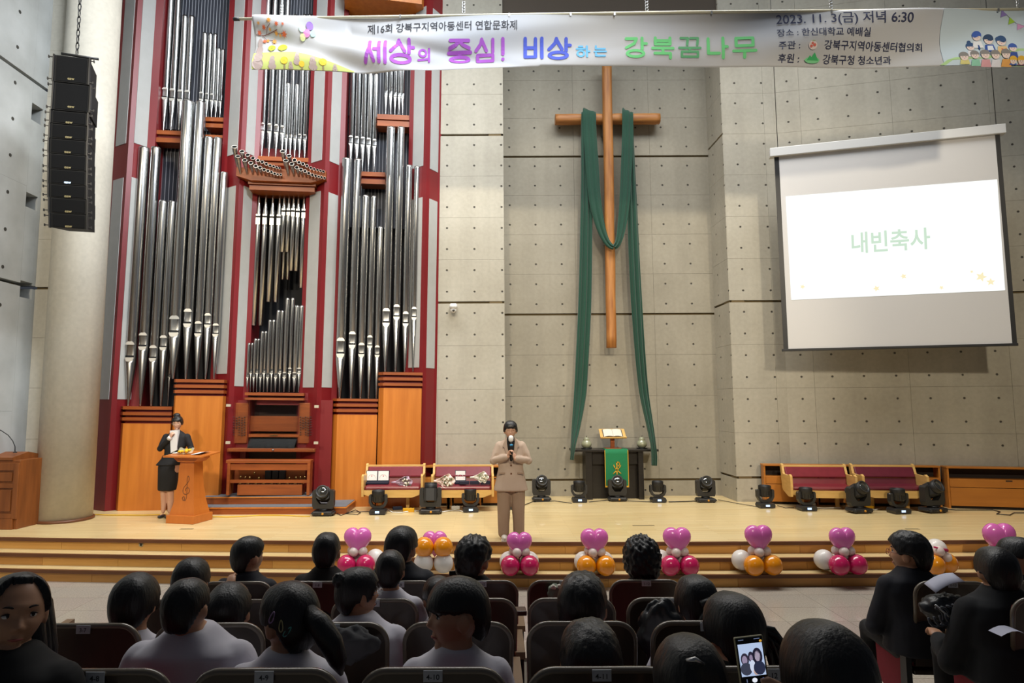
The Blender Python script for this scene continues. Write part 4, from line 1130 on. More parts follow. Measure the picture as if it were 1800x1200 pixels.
beam_light(565, 908, 'large moving-head light with big lens in front of the organ steps, furthest left', 22, 0, hgt=.52)
beam_light(757, 902, 'large moving-head light turned away, between the two left benches', 100, 0, hgt=.53, dy=-.15)
beam_light(953, 882, 'large moving-head light against the wall, right of the speaker', 25, 5, hgt=.5)
beam_light(1088, 882, 'large moving-head light directly before the altar table', 30, -5, hgt=.49)
beam_light(1245, 884, 'large moving-head light at the right end of the niche', 25, 0, hgt=.5)
beam_light(1501, 898, 'large moving-head light between the two right-hand benches', 32, 15, .15, hgt=.53, dy=-.3)
beam_light(1636, 899, 'large moving-head light in front of the long cabinet, furthest right', 32, 15, .2, hgt=.55, dy=-.2)
wash_light(665, 903, 'small drum-headed light before the bench with lilac bouquet', hgt=.43, dy=-.15)
wash_light(827, 898, 'small drum-headed light before the bench behind the speaker', .1, hgt=.42, dy=-.2)
wash_light(895, 897, 'small drum-headed light half hidden behind the speaker legs', hgt=.25)
wash_light(1020, 884, 'small drum-headed light left of the altar table', hgt=.42)
wash_light(1160, 884, 'small drum-headed light right of the altar table', hgt=.42)
wash_light(1351, 894, 'small drum-headed light before the left end of right cabinet', hgt=.42)
wash_light(1412, 895, 'small drum-headed light before the left bench of right pair', hgt=.42, dy=-.25)
wash_light(1569, 899, 'small drum-headed light before the rightmost bench', .1, hgt=.44, dy=-.3)

# ================================================================== benches
M_leath = mat('wine_leather', '7c2630', .3, nscale=12, ncol='6a1f28', bump=.05, coat=.2)
M_leath2 = mat('wine_leather_dark', '64202e', .32, nscale=12, ncol='561a26', bump=.05, coat=.2)


def bench_(px0, px1, label, M_l=M_leath, leg=.72, Y0=11.62, rz=0):
    Yb = Y0 + .12; a = W(px0, 850, Yb); b = W(px1, 850, Yb); L = b.x - a.x
    t = thing('pew_bench', label, 'bench', (a.x, Y0, SZ), rz, 'upholstered maple benches along the back wall')
    zs = W(px0, 854, Yb).z - SZ; zt = W(px0, 819, Y0 + .44).z - SZ
    for s, x in (('l', 0), ('r', L - .04)):
        # side frame profile in (y,z): front post/arm, seat, raked back post
        pr = [(-.02, zs - .17), (.1, zs - .18), (.38, zs - .1), (.42, zs - .06), (.5, zt + .02), (.47, zt + .05), (.42, zt + .03), (.36, zs + .2), (.1, zs + .19), (.03, zs + .22), (-.03, zs + .19), (-.04, zs)]
        MB().prism(pr, x, x + .04, 'x').build('side_frame', M_maple, t)
    def slab(y0, z0, y1, z1, th, nm, mt, r=.02):
        d = V((0, y1 - y0, z1 - z0)); ang = math.atan2(d.z, d.y)
        M = Matrix.Translation((0, y0, z0)) @ Matrix.Rotation(ang, 4, 'X')
        return MB().bev(.045, L - .045, 0, d.length, 0, th, r, M).build(nm, mt, t)
    slab(.345, zs + .12, .445, zt - .02, .05, 'backrest', M_l, .03)
    slab(.33, zs + .0, .36, zs + .12, .03, 'backrest_lower', M_leath2 if M_l is M_leath2 else M_l, .01)
    slab(.0, zs - .07, .36, zs - .05, .08, 'seat', M_l, .035)
    MB().bev(.0, L, .41, .46, zt - .015, zt + .025, .008).build('top_rail', M_maple, t)
    MB().prism([(.03, zs - .06), (.03, zs - .13), (.2, zs - .19), (L - .2, zs - .19), (L - .03, zs - .13), (L - .03, zs - .06)], .0, .04, 'y').build('front_rail', M_maple, t)
    for x in (L * .26, L * leg):
                MB().bev(x - .03, x + .03, .28, .34, 0, zs - .1, .006).build('leg', M_maple, t)
    for s in (.055, L - .055):
        for k in range(4): MB().ball((s, .37 + k * .02, zs + .17 + k * .06), .006, 8, 6).build('stud', M_steel, t)
    return t, zs


b1, zs1 = bench_(638, 745, 'wine-red upholstered maple bench holding plaques and a lilac bouquet')
b2, zs2 = bench_(759, 868, 'wine-red upholstered maple bench with white bouquets, behind the speaker', leg=.26)
bench_(1383, 1493, 'wine-red upholstered maple bench, left one of the right-hand pair', leg=.8, Y0=11.74, rz=-.12)
bench_(1508, 1616, 'wine-red upholstered maple bench, right one of the right-hand pair', M_leath2, leg=.8, Y0=11.56, rz=-.12)

# plaques in navy cases
M_navy = mat('navy_case', '10142c', .7); M_satin = mat('white_satin', 'e4dcd6', .6)
MED = mat('plaque_ring', 'c4b8b2', .6); REDD = mat('plaque_red', 'b83848', .6)


def plaque(px, py, wpx, Yp, z0, label, lidh=.19):
    p = W(px, py, Yp); w = wpx * Yp / F / 2
    t = thing('award_case', label, 'award', (p.x, Yp, z0), group='open navy award cases')
    MB().bev(-w, w, -.05, .09, 0, .035, .004).build('case_base', M_navy, t)
    M = Matrix.Translation((0, .075, .034)) @ Matrix.Rotation(math.radians(-14), 4, 'X')
    MB().bev(-w, w, 0, .022, 0, lidh, .004, M).build('case_lid', M_navy, t)
    pn = MB().box(-w + .012, w - .012, -.006, 0, .02, lidh - .012, M).build('satin_panel', M_satin, t)
    m = MB(); r = w * .62
    m.tube([M @ V((r * cos(a), -.008, lidh * .3 + r * sin(a))) for a in [pi * i / 12 for i in range(13)]], .0025, 5); m.build('engraved_arc', MED, pn)
    MB().lathe([(.009, 0), (.009, .004)], 10, M @ Matrix.Translation((0, -.006, lidh * .5)) @ Matrix.Rotation(pi / 2, 4, 'X')).build('red_seal', REDD, pn)
    return t


zb_ = SZ + zs1 + .022
zb_ = SZ + zs1 + .025
plaque(652, 845, 20.5, 11.83, zb_, 'open award case, left of the two on the left bench', .2)
plaque(672.5, 845, 20.5, 11.83, zb_, 'open award case, right of the two on the left bench', .2)
plaque(809, 845, 19, 11.84, SZ + zs2 + .025, 'small open award case among bouquets on the second bench', .2)
for i, (px, lab) in enumerate(((816, 'closed flat navy box on second bench, left one'), (834.5, 'closed flat navy box on second bench, middle one'), (853, 'closed flat navy box on second bench, right one'))):
    p = W(px, 850, 11.7); tag(MB().bev(-.088, .088, 0, .1, .0, .055, .006).build('navy_box', M_navy, None, (p.x, 11.66, SZ + zs2 + .034)), lab, 'box', 'closed navy boxes')


# bouquets
M_leaf = mat('leaf_green', '3c5a2a', .6); M_flw = mat('flower_white', 'e8e0d0', .7); M_flp = mat('flower_purple', '8a4a6a', .7)


def bouquet(px, py, Yb_, size, wrap, label, ang=0, flowers=M_flw, name='bouquet'):
    p = W(px, py, Yb_); t = thing(name, label, 'bouquet', p, ang)
    mw = MB(); n = 28
    # wrinkled paper cone opening toward -y/up, lying on its side
    def P(i, j):
        a = 2 * pi * i / n; u = j / 6; r = size * (.2 + .8 * u ** 1.2) * (1 + (.1 * sin(a * 5 + 1) + .05 * sin(a * 9 + px)) * u)
        x = -size * 1.5 * (1 - u)
        return V((x + r * .9 * cos(a) * (.3 + .7 * u), -size * .55 * u + r * .12 * cos(a) + .03 * sin(a * 7) * u, r * sin(a) * .9))
    mw.grid(P, n, 6); o = mw.build('wrapping_paper', wrap, t); md = o.modifiers.new('s', 'SOLIDIFY'); md.thickness = .003
    rr = random.Random(px)
    m = MB()
    for k in range(14):
        a = rr.random() * 2 * pi; q = rr.random() ** .5 * size * .55
        m.ball((q * cos(a), -size * .55 - rr.random() * .02, q * sin(a)), size * .13, 8, 6)
    m.build('flower_heads', flowers, t, kind='stuff')
    m = MB()
    for k in range(26):
        a = rr.random() * 2 * pi; q = rr.random() ** .5 * size * .7; c = V((q * cos(a), -size * .55, q * sin(a))); d = V((rr.uniform(-1, 1), rr.uniform(-1, 0), rr.uniform(-1, 1))).normalized() * size * .3; s = d.orthogonal().normalized() * size * .08
        m.add([c, c + d * .5 + s, c + d, c + d * .5 - s], [(0, 1, 2, 3)])
    m.build('leaves', M_leaf, t, kind='stuff')
    MB().tube([(-size * 1.45, 0, 0), (-size * 2.1, .02, -.01)], [size * .16, size * .14], 10).build('stem_wrap', wrap, t)
    return t


M_lil = mat('lilac_paper', 'b8a0b4', .5); M_pnk = mat('pink_paper', 'ecd6cc', .5); M_wht = mat('white_paper', 'eae6dc', .5)
bouquet(714, 847, 11.74, .125, M_lil, 'bouquet in lilac paper lying on the left bench')
bouquet(787, 845, 11.72, .14, M_pnk, 'bouquet in pale pink paper on the second bench')
bouquet(849, 838, 11.72, .11, M_wht, 'bouquet in white paper on the navy boxes')

# ================================================================== low cabinets along the back wall
M_cab2 = mat('cabinet_orange', 'b87428', .42, nscale=3, ncol='a06020', stretch=(.5, 4, 4), namt=.7)
M_in = mat('cabinet_dark', '241a14', .8)


def cab_unit(name, label, o, rz, L, bays, h=.68, d=.4):
    t = thing(name, label, 'cabinet', (o.x, o.y, SZ), rz)
    MB().bev(-.01, L + .01, -.01, d, h - .03, h, .004).build('cabinet_top', M_cab2, t)
    MB().box(0, L, d - .02, d, 0, h - .03).build('cabinet_back', M_in, t)
    MB().box(.02, L - .02, .03, d - .02, 0, .05).build('plinth', M_in, t)
    x = 0
    MB().box(0, .03, 0, d - .02, .0, h - .03).build('divider', M_cab2, t)
    for w in bays:
        MB().box(x + w - .03, x + w, 0, d - .02, 0, h - .03).build('divider', M_cab2, t)
        MB().box(x + .03, x + w - .03, .0, d - .02, h - .23, h - .215).build('shelf', M_cab2, t)
        dr = MB().bev(x + .033, x + w - .033, -.012, .02, h - .36, h - .22, .003).build('drawer', M_cab2, t)
        MB().box(x + w / 2 - .05, x + w / 2 + .05, -.016, -.012, h - .245, h - .225).build('finger_pull', M_in, dr)
        MB().bev(x + .033, x + w - .033, -.012, .02, .05, h - .37, .003).build('door', M_cab2, t)
        x += w
    return t


cab_unit('low_cabinet', 'long low orange-wood cabinet with open shelf along right wall', V((5.3, 12.37, 0)), math.radians(-9), 3.05, (.95, .5, .28, .7, .62), .74, .2)
cab_unit('low_cabinet', 'low orange-wood cabinet at far right edge, beyond the benches', V((8.36, 11.79, 0)), math.radians(-13.6), 3.6, (1.9, 1.7), .74, .23)
cab_unit('low_cabinet', 'low orange-wood cabinet behind the bench left of the niche', V((W(744, 860, 12.4).x, 12.3, 0)), 0, 1.65, (.55, .55, .55), .74, .3)
cab_unit('low_cabinet', 'low orange-wood cabinet glimpsed behind the concrete column', V((-7.72, 10.85, 0)), 0, .36, (.36,), 1.0, .12)

# PTZ camera on the pier
p = W(797, 540, 12.5); t = thing('dome_camera', 'small white security camera mounted on the concrete pier', 'camera', (p.x, 12.5, p.z))
MB().bev(-.06, .06, -.02, .148, .04, .075, .008).build('wall_bracket', M_white, t)
MB().lathe([(.02, .06), (.075, .05), (.075, -.02), (.06, -.025)], 24).build('housing', M_white, t)
MB().ball((0, 0, -.05), .062, 20, 12).build('dome_head', M_white, t)
MB().ball((.005, -.045, -.065), .028, 12, 8).build('lens', M_lens, t)

# ================================================================== pulpit at far left, gooseneck microphone
M_pul = mat('pulpit_wood', '8a4f22', .45, nscale=3, ncol='6c3a16', stretch=(4, 4, .5), namt=.8)
pu = thing('pulpit', 'large panelled wooden pulpit at the left edge of the stage', 'pulpit', (-7.26, 10.2, SZ), math.radians(-4))
MB().bev(-1.2, 0, 0, .62, 0, 1.06, .008).build('body', M_pul, pu)
MB().bev(-1.2, -.05, -.04, .0, 0, .16, .006).build('plinth', M_pul, pu)
for x0, x1 in ((-.52, -.42), (-.08, 0)): MB().bev(x0, x1, -.03, .0, .16, 1.02, .006).build('stile', M_pul, pu)
for z0, z1 in ((.9, 1.02), (.63, .7), (.16, .24)): MB().bev(-.42, -.08, -.028, 0, z0, z1, .005).build('rail', M_pul, pu)
for z0, z1 in ((.27, .6), (.73, .87)): MB().bev(-.385, -.115, -.018, .0, z0, z1, .01).build('raised_panel', M_pul, pu)
TM = Matrix.Translation((0, -.06, 1.06))
MB().prism([(-.02, 1.06), (-.02, 1.1), (.3, 1.17), (.62, 1.1), (.62, 1.06)], -1.2, -.12, 'x').build('slanted_top', M_pul, pu)
gm = thing('gooseneck_microphone', 'thin black gooseneck microphone rising from the pulpit at left edge', 'microphone', (W(24, 795, 10.3).x, 10.33, SZ + 1.165))
pts = [W(x, y, 10.3) for x, y in ((24, 797), (24, 786), (20, 776), (12, 766), (0, 758), (-12, 754))]
o_ = V((W(24, 795, 10.3).x, 10.3, SZ + 1.165)); pts = [p - pts[0] for p in pts]
MB().tube(pts, [.007] * 5 + [.012], 8).build('gooseneck', M_blk, gm); MB().lathe([(.03, 0), (.03, .01), (.012, .02)], 14).build('microphone_base', M_blk, gm)
MB().tube([pts[-1], pts[-1] + V((-.06, 0, .01))], [.014, .012], 10).build('microphone_head', M_blk, gm)

# ================================================================== speaker's podium
pp = G(318, 922, SZ); pY = pp.y + .3
M_pod = mat('podium_wood', 'c06e2a', .4, nscale=3, ncol='b0601f', stretch=(4, 4, .4), namt=.6, coat=.1)
pd = thing('podium', 'slender orange-wood podium with carved treble clef at stage left', 'lectern', (pp.x, pY, SZ), math.radians(-14))
MB().bev(-.26, .26, -.24, .24, 0, .13, .008).build('podium_base', M_pod, pd)
zt = W(320, 812, pY - .15).z - SZ; zb2 = W(320, 797, pY - .2).z - SZ
pr = []
prof = [(0, .235), (.06, .225), (.15, .205), (.3, .178), (.5, .155), (.7, .142), (1.0, .132)]
n = len(prof); vs = []
for u, w in prof:
    z = .13 + (zt - .13) * u; d = .18 * w / .22; vs += [V((-w, -d, z)), V((w, -d, z)), V((w, d, z)), V((-w, d, z))]
m = MB().add(vs, [(4 * i + k, 4 * i + (k + 1) % 4, 4 * i + 4 + (k + 1) % 4, 4 * i + 4 + k) for i in range(n - 1) for k in range(4)] + [(3, 2, 1, 0), tuple(4 * n - 4 + k for k in range(4))])
sh_ = m.build('podium_shaft', M_pod, pd)
m = MB(); m.prism([(-.23, zt + .1), (-.23, zt + .06), (-.15, zt), (.15, zt), (.23, zt + .06), (.23, zt + .1)], -.15, .15, 'y').build('podium_neck', M_pod, pd)
PT = Matrix.Translation((0, 0, zt + .1)) @ Matrix.Rotation(math.radians(6), 4, 'X')
MB().bev(-.36, .36, -.25, .25, 0, .028, .005, PT).build('podium_top', M_pod, pd)
# treble clef carved on the front
cl = [(.02, -.95), (-.25, -1), (-.4, -.85), (-.28, -.7), (-.1, -.78), (-.12, -.92), (.02, -1.0), (.12, -.8), (.12, -.4), (.05, .3), (.0, .7), (.1, .95), (.28, .8), (.22, .5), (-.15, .2), (-.42, -.1), (-.35, -.42), (0, -.52), (.38, -.4), (.42, -.12), (.15, .02), (-.1, -.1), (-.05, -.28)]
q = []
for i in range(len(cl) - 1):
    p0, p1, p2, p3 = cl[max(i - 1, 0)], cl[i], cl[i + 1], cl[min(i + 2, len(cl) - 1)]
    for k in range(4):
        t_ = k / 4; q.append(tuple(.5 * ((2 * p1[c]) + (p2[c] - p0[c]) * t_ + (2 * p0[c] - 5 * p1[c] + 4 * p2[c] - p3[c]) * t_ * t_ + (3 * p1[c] - p0[c] - 3 * p2[c] + p3[c]) * t_ ** 3) for c in (0, 1)))
def shaft_y(z):
    u = (z - .13) / (zt - .13)
    for (a, wa), (b, wb) in zip(prof[:-1], prof[1:]):
        if a <= u <= b: return -.18 * (wa + (wb - wa) * (u - a) / (b - a)) / .22 - .002
    return -.11
MB().tube([(x * .14 + .02, shaft_y(.56 + z * .2), .56 + z * .2) for x, z in q], .0052, 5).build('treble_clef', M_nose, sh_)
# papers and yellow flowers on the podium
tp = frame((pp.x, pY, SZ), math.radians(-14)) @ PT
fl_ = thing('yellow_bouquet', 'small bunch of yellow flowers in clear wrap lying on the podium', 'bouquet', M=tp @ Matrix.Translation((-.1, -.05, .03)))
m = MB(); rr = random.Random(4)
for k in range(10): 
    c = V((rr.uniform(-.09, .09), rr.uniform(-.05, .05), .03 + rr.random() * .04)); m.ball(c, (.03, .03, .02), 8, 6)
m.build('flower_heads', mat('flower_yellow', 'e6b818', .6), fl_, kind='stuff')
m = MB()
for k in range(3): m.ball((-.05 + .05 * k, -.07, .035), .009, 8, 6)
m.build('flower_centres', M_nose, fl_, kind='stuff')
m = MB(); m.grid(lambda i, j: V((-.14 + .28 * i / 8, -.06 + .12 * j / 2 + .01 * sin(i), .002 + .02 * abs(i - 4) / 4 + .07 * (j == 2) + .01 * sin(i * 2))), 8, 2); m.build('clear_wrap', mat('clear_wrap', 'd8cfb0', .15, alpha=.5), fl_)
MB().tube([(-.13, -.02, .02), (-.2, -.04, .012)], .012, 8).build('stem_wrap', M_wht, fl_)
m = MB()
for k in range(4): m.grid(lambda i, j: V((.06 + .2 * i / 6 + .006 * k, -.1 + .22 * j - .01 * k, .03 + .002 * k + (.02 + .004 * k) * (i / 6) ** 2)), 6, 1)
o = m.build('paper_sheets', mat('paper_white', 'e4e4ea', .7), None); o.matrix_world = tp; tag(o, 'loose white script pages curling on the podium top', 'paper')

# ================================================================== balloon decorations on the lowest step
def bal(name, h, rough=.22): return mat(name, h, rough, coat=.6, spec=.6)


B_h = bal('balloon_heart', 'd767b4'); B_m = bal('balloon_magenta', 'c81e5c'); B_o = bal('balloon_orange', 'f0940c'); B_w = mat('balloon_white', 'e8e2dc', .35, coat=.3); B_p = mat('balloon_pale', 'e0cdc6', .4, coat=.3)


def heartmesh(w=.37, hh=.43, dpt=.2):
    m = MB(); nu, nv = 40, 20; vs = []; fs = []
    pts = []
    for i in range(nu):
        t = 2 * pi * i / nu; x = 16 * sin(t) ** 3; z = 13 * cos(t) - 3.4 * cos(2 * t) - 1.4 * cos(3 * t) - .5 * cos(4 * t)
        pts.append((x / 32 * w * 1.0, (z + 3) / 29 * hh))
    cx, cz = 0, .03
    for j in range(nv + 1):
        a = pi * j / nv; s = sin(a) ** .75; y = -cos(a) * dpt / 2
        for x, z in pts:
            vs.append((cx + (x - cx) * s, y, cz + (z - cz) * s))
    fs = [(j * nu + i, j * nu + (i + 1) % nu, (j + 1) * nu + (i + 1) % nu, (j + 1) * nu + i) for j in range(nv) for i in range(nu)]
    m.add(vs, fs, True); return m


def balm(r):
    m = MB(); m.ball((0, 0, 0), r, 24, 16, lambda d: V((d.x * r, d.y * r, d.z * r * (1.04 if d.z > 0 else 1.0)))); return m


HM_ = heartmesh().mesh('heart_balloon', B_h); R1 = .127
MMg = balm(R1).mesh('round_balloon', B_m); MOr = balm(R1).mesh('round_balloon', B_o); MWh = balm(R1).mesh('round_balloon', B_w); MSm = balm(.062).mesh('small_balloon', B_p)


def bpart(nm, me, par, loc, rot=(0, 0, 0), s=1):
    o = bpy.data.objects.new(nm, me); COL.objects.link(o); o.parent = par; o.location = loc; o.rotation_euler = rot; o.scale = (s, s, s); return o


def cluster(px, py_h, front, label, heart=True, rot=0, side=0, tilt=0, hs=1):
    Yc = edgeY(W(px, 1000, 8.8).x) - .37; p = W(px, 990, Yc)
    t = thing('balloon_cluster', label, 'balloons', (p.x, Yc, .16), rot, 'balloon decorations along the stage steps')
    for s in (-1, 1):
        bpart('round_balloon', front, t, (s * .125, -.12, .127))
        bpart('round_balloon', MWh, t, (s * .135 + side, .05, .16 if side else .14))
    for k in range(4):
        a = pi / 4 + k * pi / 2 + .35; bpart('small_balloon', MSm, t, (.085 * cos(a), -.04 + .07 * sin(a), .29))
    if heart: bpart('heart_balloon', HM_, t, (0, -.03, W(px, py_h, Yc).z - .16), (0, tilt, 0), hs)
    return t


cluster(629, 953, MMg, 'heart balloon cluster with two magenta balloons, leftmost on the steps', side=.09)
t = thing('balloon_cluster', 'balloon cluster turned over, two orange balloons above white ones', 'balloons', (W(764, 990, 8.8).x, 8.72, .16), 0, 'balloon decorations along the stage steps')
for s in (-1, 1): bpart('round_balloon', MOr, t, (s * .125, -.1, W(764, 962, 8.6).z - .16)); bpart('round_balloon', MWh, t, (s * .13, -.1, W(764, 990, 8.6).z - .16))
bpart('heart_balloon', HM_, t, (0, .1, W(764, 958, 8.8).z - .16), (pi * .0, 0, 0), .9)
cluster(913, 959, MMg, 'heart balloon cluster with two magenta balloons, just below the speaker', hs=.92)
cluster(1045, 955, MOr, 'heart balloon cluster with two orange balloons, below the altar')
cluster(1190, 953, MMg, 'heart balloon cluster with magenta balloons, next to the curly-haired viewer', side=-.06)
cluster(1333, 949, MOr, 'heart balloon cluster with two orange balloons, below the left right-hand bench', rot=.1, side=-.07)
cluster(1480, 952, MMg, 'heart balloon cluster with two magenta balloons, left of the man in glasses', rot=.12, side=-.08, hs=.95)
t = cluster(1637, 990, MOr, 'balloon cluster without heart, white with orange behind the man in glasses', heart=False)
t.rotation_euler = (0, 0, .4); bpart('round_balloon', MWh, t, (.04, -.05, .3)); bpart('small_balloon', MSm, t, (-.06, -.15, .3)); bpart('small_balloon', MSm, t, (.05, -.17, .22))
MB().tube([(-.14, -.14, .36), (-.05, -.17, .34), (.04, -.19, .31)], [.012, .008, .022], 8).build('balloon_tail', B_m, t)
cluster(1757, 949, MMg, 'heart balloon cluster at far right, largest heart', hs=1.12)

# ================================================================== cables, power strips, floor boxes
def cable(pts, r, mt, label, name='cable', seed=0, wig=.0):
    rr = random.Random(seed); P = []
    for i in range(len(pts) - 1):
        a, b = pts[i], pts[i + 1]; n = max(2, int((b - a).length / .12))
        for k in range(n):
            c = a.lerp(b, k / n); c += V((0, wig * sin(i * 2 + k * .9 + seed), 0)); P.append(c)
    P.append(pts[-1])
    o = MB().tube(P, r, 6).build(name, mt); tag(o, label, 'cable'); return o


gz = lambda x, y: G(x, y, SZ + .012)
M_yc = mat('yellow_cable', 'd8b020', .5); M_wc = mat('white_cable', 'dcdcd8', .5)
cable([gz(x, y) for x, y in ((150, 904), (230, 905), (330, 903.5))], .009, M_yc, 'thin yellow cable across the stage left of the podium', seed=1, wig=.02)
cable([gz(x, y) for x, y in ((336, 907), (400, 908), (470, 905), (545, 907))], .009, M_yc, 'thin yellow cable in front of the organ steps', seed=2, wig=.02)
cable([gz(x, y) for x, y in ((588, 900), (600, 905), (612, 901), (625, 896), (634, 900), (628, 904), (612, 903), (600, 900), (650, 899))], .007, M_blk, 'tangled black cable between first two stage lights', seed=3, wig=.02)
cable([gz(x, y) for x, y in ((680, 893), (690, 900), (705, 901), (720, 898), (738, 897))], .009, M_wc, 'white cable looping behind the lights at left bench', seed=4, wig=.03)
cable([gz(x, y) for x, y in ((776, 899), (800, 896), (815, 899))], .008, M_wc, 'white cable beside the power strip under second bench', seed=5, wig=.03)
cable([gz(x, y) for x, y in ((915, 890), (935, 882), (975, 880), (1005, 884))], .007, M_blk, 'black cable from the speaker to the wall lights', seed=6, wig=.01)
cable([gz(x, y) for x, y in ((1036, 882), (1070, 878.5), (1105, 880), (1145, 882))], .007, M_blk, 'black cable lying across the front of the altar', seed=7, wig=.01)
cable([gz(x, y) for x, y in ((1176, 882), (1205, 881), (1225, 880))], .01, M_blk, 'thick black cable right of altar leading to niche light', seed=8, wig=.01)
cable([gz(x, y) for x, y in ((1262, 878), (1300, 885), (1335, 891))], .006, M_blk, 'thin black cable running round the niche corner', seed=9, wig=.01)
cable([gz(x, y) for x, y in ((1366, 888), (1380, 892), (1396, 892))], .006, M_blk, 'thin black cable between the first two right-hand lights', seed=10, wig=.02)
cable([gz(x, y) for x, y in ((1430, 891), (1450, 893), (1480, 892))], .008, M_wc, 'white cable under the left right-hand bench', seed=11, wig=.03)
cable([gz(x, y) for x, y in ((1526, 893), (1540, 896), (1552, 893))], .008, M_wc, 'white cable under the rightmost bench', seed=12, wig=.03)
cable([gz(x, y) for x, y in ((1658, 894), (1680, 896), (1745, 896), (1758, 899), (1752, 903), (1775, 905), (1782, 901), (1800, 901), (1830, 901))], .008, M_blk, 'black cable snaking to the right edge of the stage', seed=13)


def strip(px, py, w, h, mt, lab, rz=0):
    p = G(px, py, SZ); t = thing('power_strip', lab, 'power strip', (p.x, p.y + .04, SZ), rz)
    MB().bev(-w / 2, w / 2, -.035, .035, 0, h, .008).build('strip_body', mt, t)
    for k in range(3): MB().lathe([(.018, 0), (.018, .003)], 10, Matrix.Translation((-w / 3 + k * w / 3, 0, h))).build('socket', M_blk, t)


strip(718, 900, .2, .07, mat('yellow_plastic', 'd8a010', .4), 'yellow power strip beside the leg of the left bench')
strip(698, 896, .17, .06, mat('navy_plastic', '1c2a48', .4), 'navy power strip beside the left bench light', .3)
strip(801, 895, .16, .06, M_white, 'white power strip under the second bench')
strip(1427, 890, .16, .06, M_white, 'white power strip under the right-hand bench')
strip(1531, 894, .16, .05, mat('yellow_plastic', 'd8a010', .4), 'yellow power strip between the right-hand benches')
for px, py, w, lab in ((328, 929.5, .2, 'flush floor socket plate near the podium'), (1131, 923.5, .34, 'long narrow floor slot in front of the altar'), (1604, 929.5, .2, 'flush floor socket plate at stage right')):
    p = G(px, py, SZ); tag(MB().bev(-w / 2, w / 2, -.03, .03, 0, .003, .001).build('floor_plate', mat('plate_bronze', '8a7a58', .5), None, (p.x, p.y, SZ + .001)), lab, 'socket')
p = W(241, 960, 9.32); t = thing('step_socket', 'small round socket plate set in the top stair riser', 'socket', (p.x, edgeY(p.x) + .035, p.z))
MB().lathe([(.03, -.001), (.034, .004), (.0, .005)], 20, Matrix.Rotation(pi / 2, 4, 'X')).build('cover_ring', mat('bone_plastic', 'b8b098', .5), t); MB().lathe([(.017, .003), (.017, .007)], 16, Matrix.Rotation(pi / 2, 4, 'X')).build('socket_hole', M_blk, t)
# ================================================================== auditorium seats
M_shell = mat('seat_shell', '3a2e24', .35, nscale=4, ncol='2c231b', stretch=(4, 4, .5), coat=.25)
M_edge = mat('seat_edge', '6f6558', .25, coat=.5); M_redf = mat('seat_red', '7a1424', .85, nscale=60, ncol='6a101e')
M_armw = mat('arm_wood', '7a5a3c', .35, nscale=5, ncol='664a30', stretch=(4, .6, 4), coat=.3); M_post = mat('seat_post', '2a2b2e', .5)
M_plate = mat('seat_plate', 'b8bcc2', .35); M_ink = mat('plate_ink', '2c2f36', .6)


def shell_mesh():
    m = MB(); w, h, r = .255, .62, .09
    out = [(-w, 0), (-w * .985, h * .5)] + [(-w + r - r * cos(a), h - r + r * sin(a)) for a in [i * pi / 16 for i in range(9)]] + [(w - r + r * sin(a), h - r + r * cos(a)) for a in [i * pi / 16 for i in range(9)]] + [(w * .985, h * .5), (w, 0)]
    M = Matrix.Translation((0, 0, .42)) @ Matrix.Rotation(math.radians(7), 4, 'X')
    m.prism(out, -.012, .012, 'y', M); e = MB()
    e.tube([M @ V((x * 1.0, 0, z)) for x, z in out[1:-1]], .0145, 8); c = MB(); c.prism([(x * .9, .02 + z * .9) for x, z in out], .013, .07, 'y', M)
    return m.mesh('back_shell', M_shell), e.mesh('edge_trim', M_edge), c.mesh('back_cushion', M_redf)


SHM, EDM, CUM = shell_mesh()
SEATM = MB().bev(-.24, .24, .06, .5, .38, .47, .03).mesh('seat_cushion', M_redf)
PANM = MB().bev(-.245, .245, .03, .46, .34, .378, .01).mesh('seat_pan', M_shell)
ARM = MB().prism([(.08, .63), (.1, .665), (.2, .675), (.44, .69), (.44, .66), (.2, .64)], -.03, .03, 'x').mesh('armrest', M_armw)
PST = MB().bev(-.02, .02, .1, .2, .0, .63, .006).bev(-.03, .03, .06, .3, 0, .02, .005).mesh('arm_post', M_post)
PLT = MB().bev(-.034, .034, -.004, .0, -.03, .01, .001).mesh('number_plate', M_plate)
ENDM = MB().prism([(.04, .62), (.42, .66), (.40, .2), (.33, .16), (.1, .14), (.06, .2)], -.012, .012, 'x').mesh('end_panel', M_redf)
ENDB = MB().prism([(-.01, .1), (-.01, .61), (.06, .61), (.08, .1)], -.02, .02, 'x').mesh('end_post', M_post)
COLO = {1: -.02, 2: -.07, 3: -.13, 4: -.185}; ROWY = {1: 4.93, 2: 4.12, 3: 3.3, 4: 2.48}; ROWZ = {1: .06, 2: .17, 3: .3, 4: .41}
ORD = {1: 'front row', 2: 'second row', 3: 'third row', 4: 'fourth row'}


def seat(x, y, z, num, label, arms=(-1, 1), end=0, rz=0, plate=True):
    t = thing('auditorium_seat', label, 'seat', (x, y, z), rz, 'auditorium seats')
    def p(nm, me, loc=(0, 0, 0), par=None):
        o = bpy.data.objects.new(nm, me); COL.objects.link(o); o.parent = par or t; o.location = loc; return o
    s = p('back_shell', SHM); p('edge_trim', EDM, par=s); p('back_cushion', CUM); p('seat_cushion', SEATM); p('seat_pan', PANM)
    for a in arms:
        p('armrest', ARM, (a * .295, 0, 0)); 
        if end == a: p('end_panel', ENDM, (a * .3, 0, 0)); p('arm_post', ENDB, (a * .3, 0, 0)); p('leg', PST, (a * .3, .05, 0)).scale = (1, 1, .3)
        else: p('arm_post', PST, (a * .295, 0, 0))
    if plate:
        q = p('number_plate', PLT, (.0, -.092, 1.035))
        textobj(num, .026, M_ink, lambda u, v: V((u, -.0055, v - .013)), 'seat_number', q, .0002)
    return t


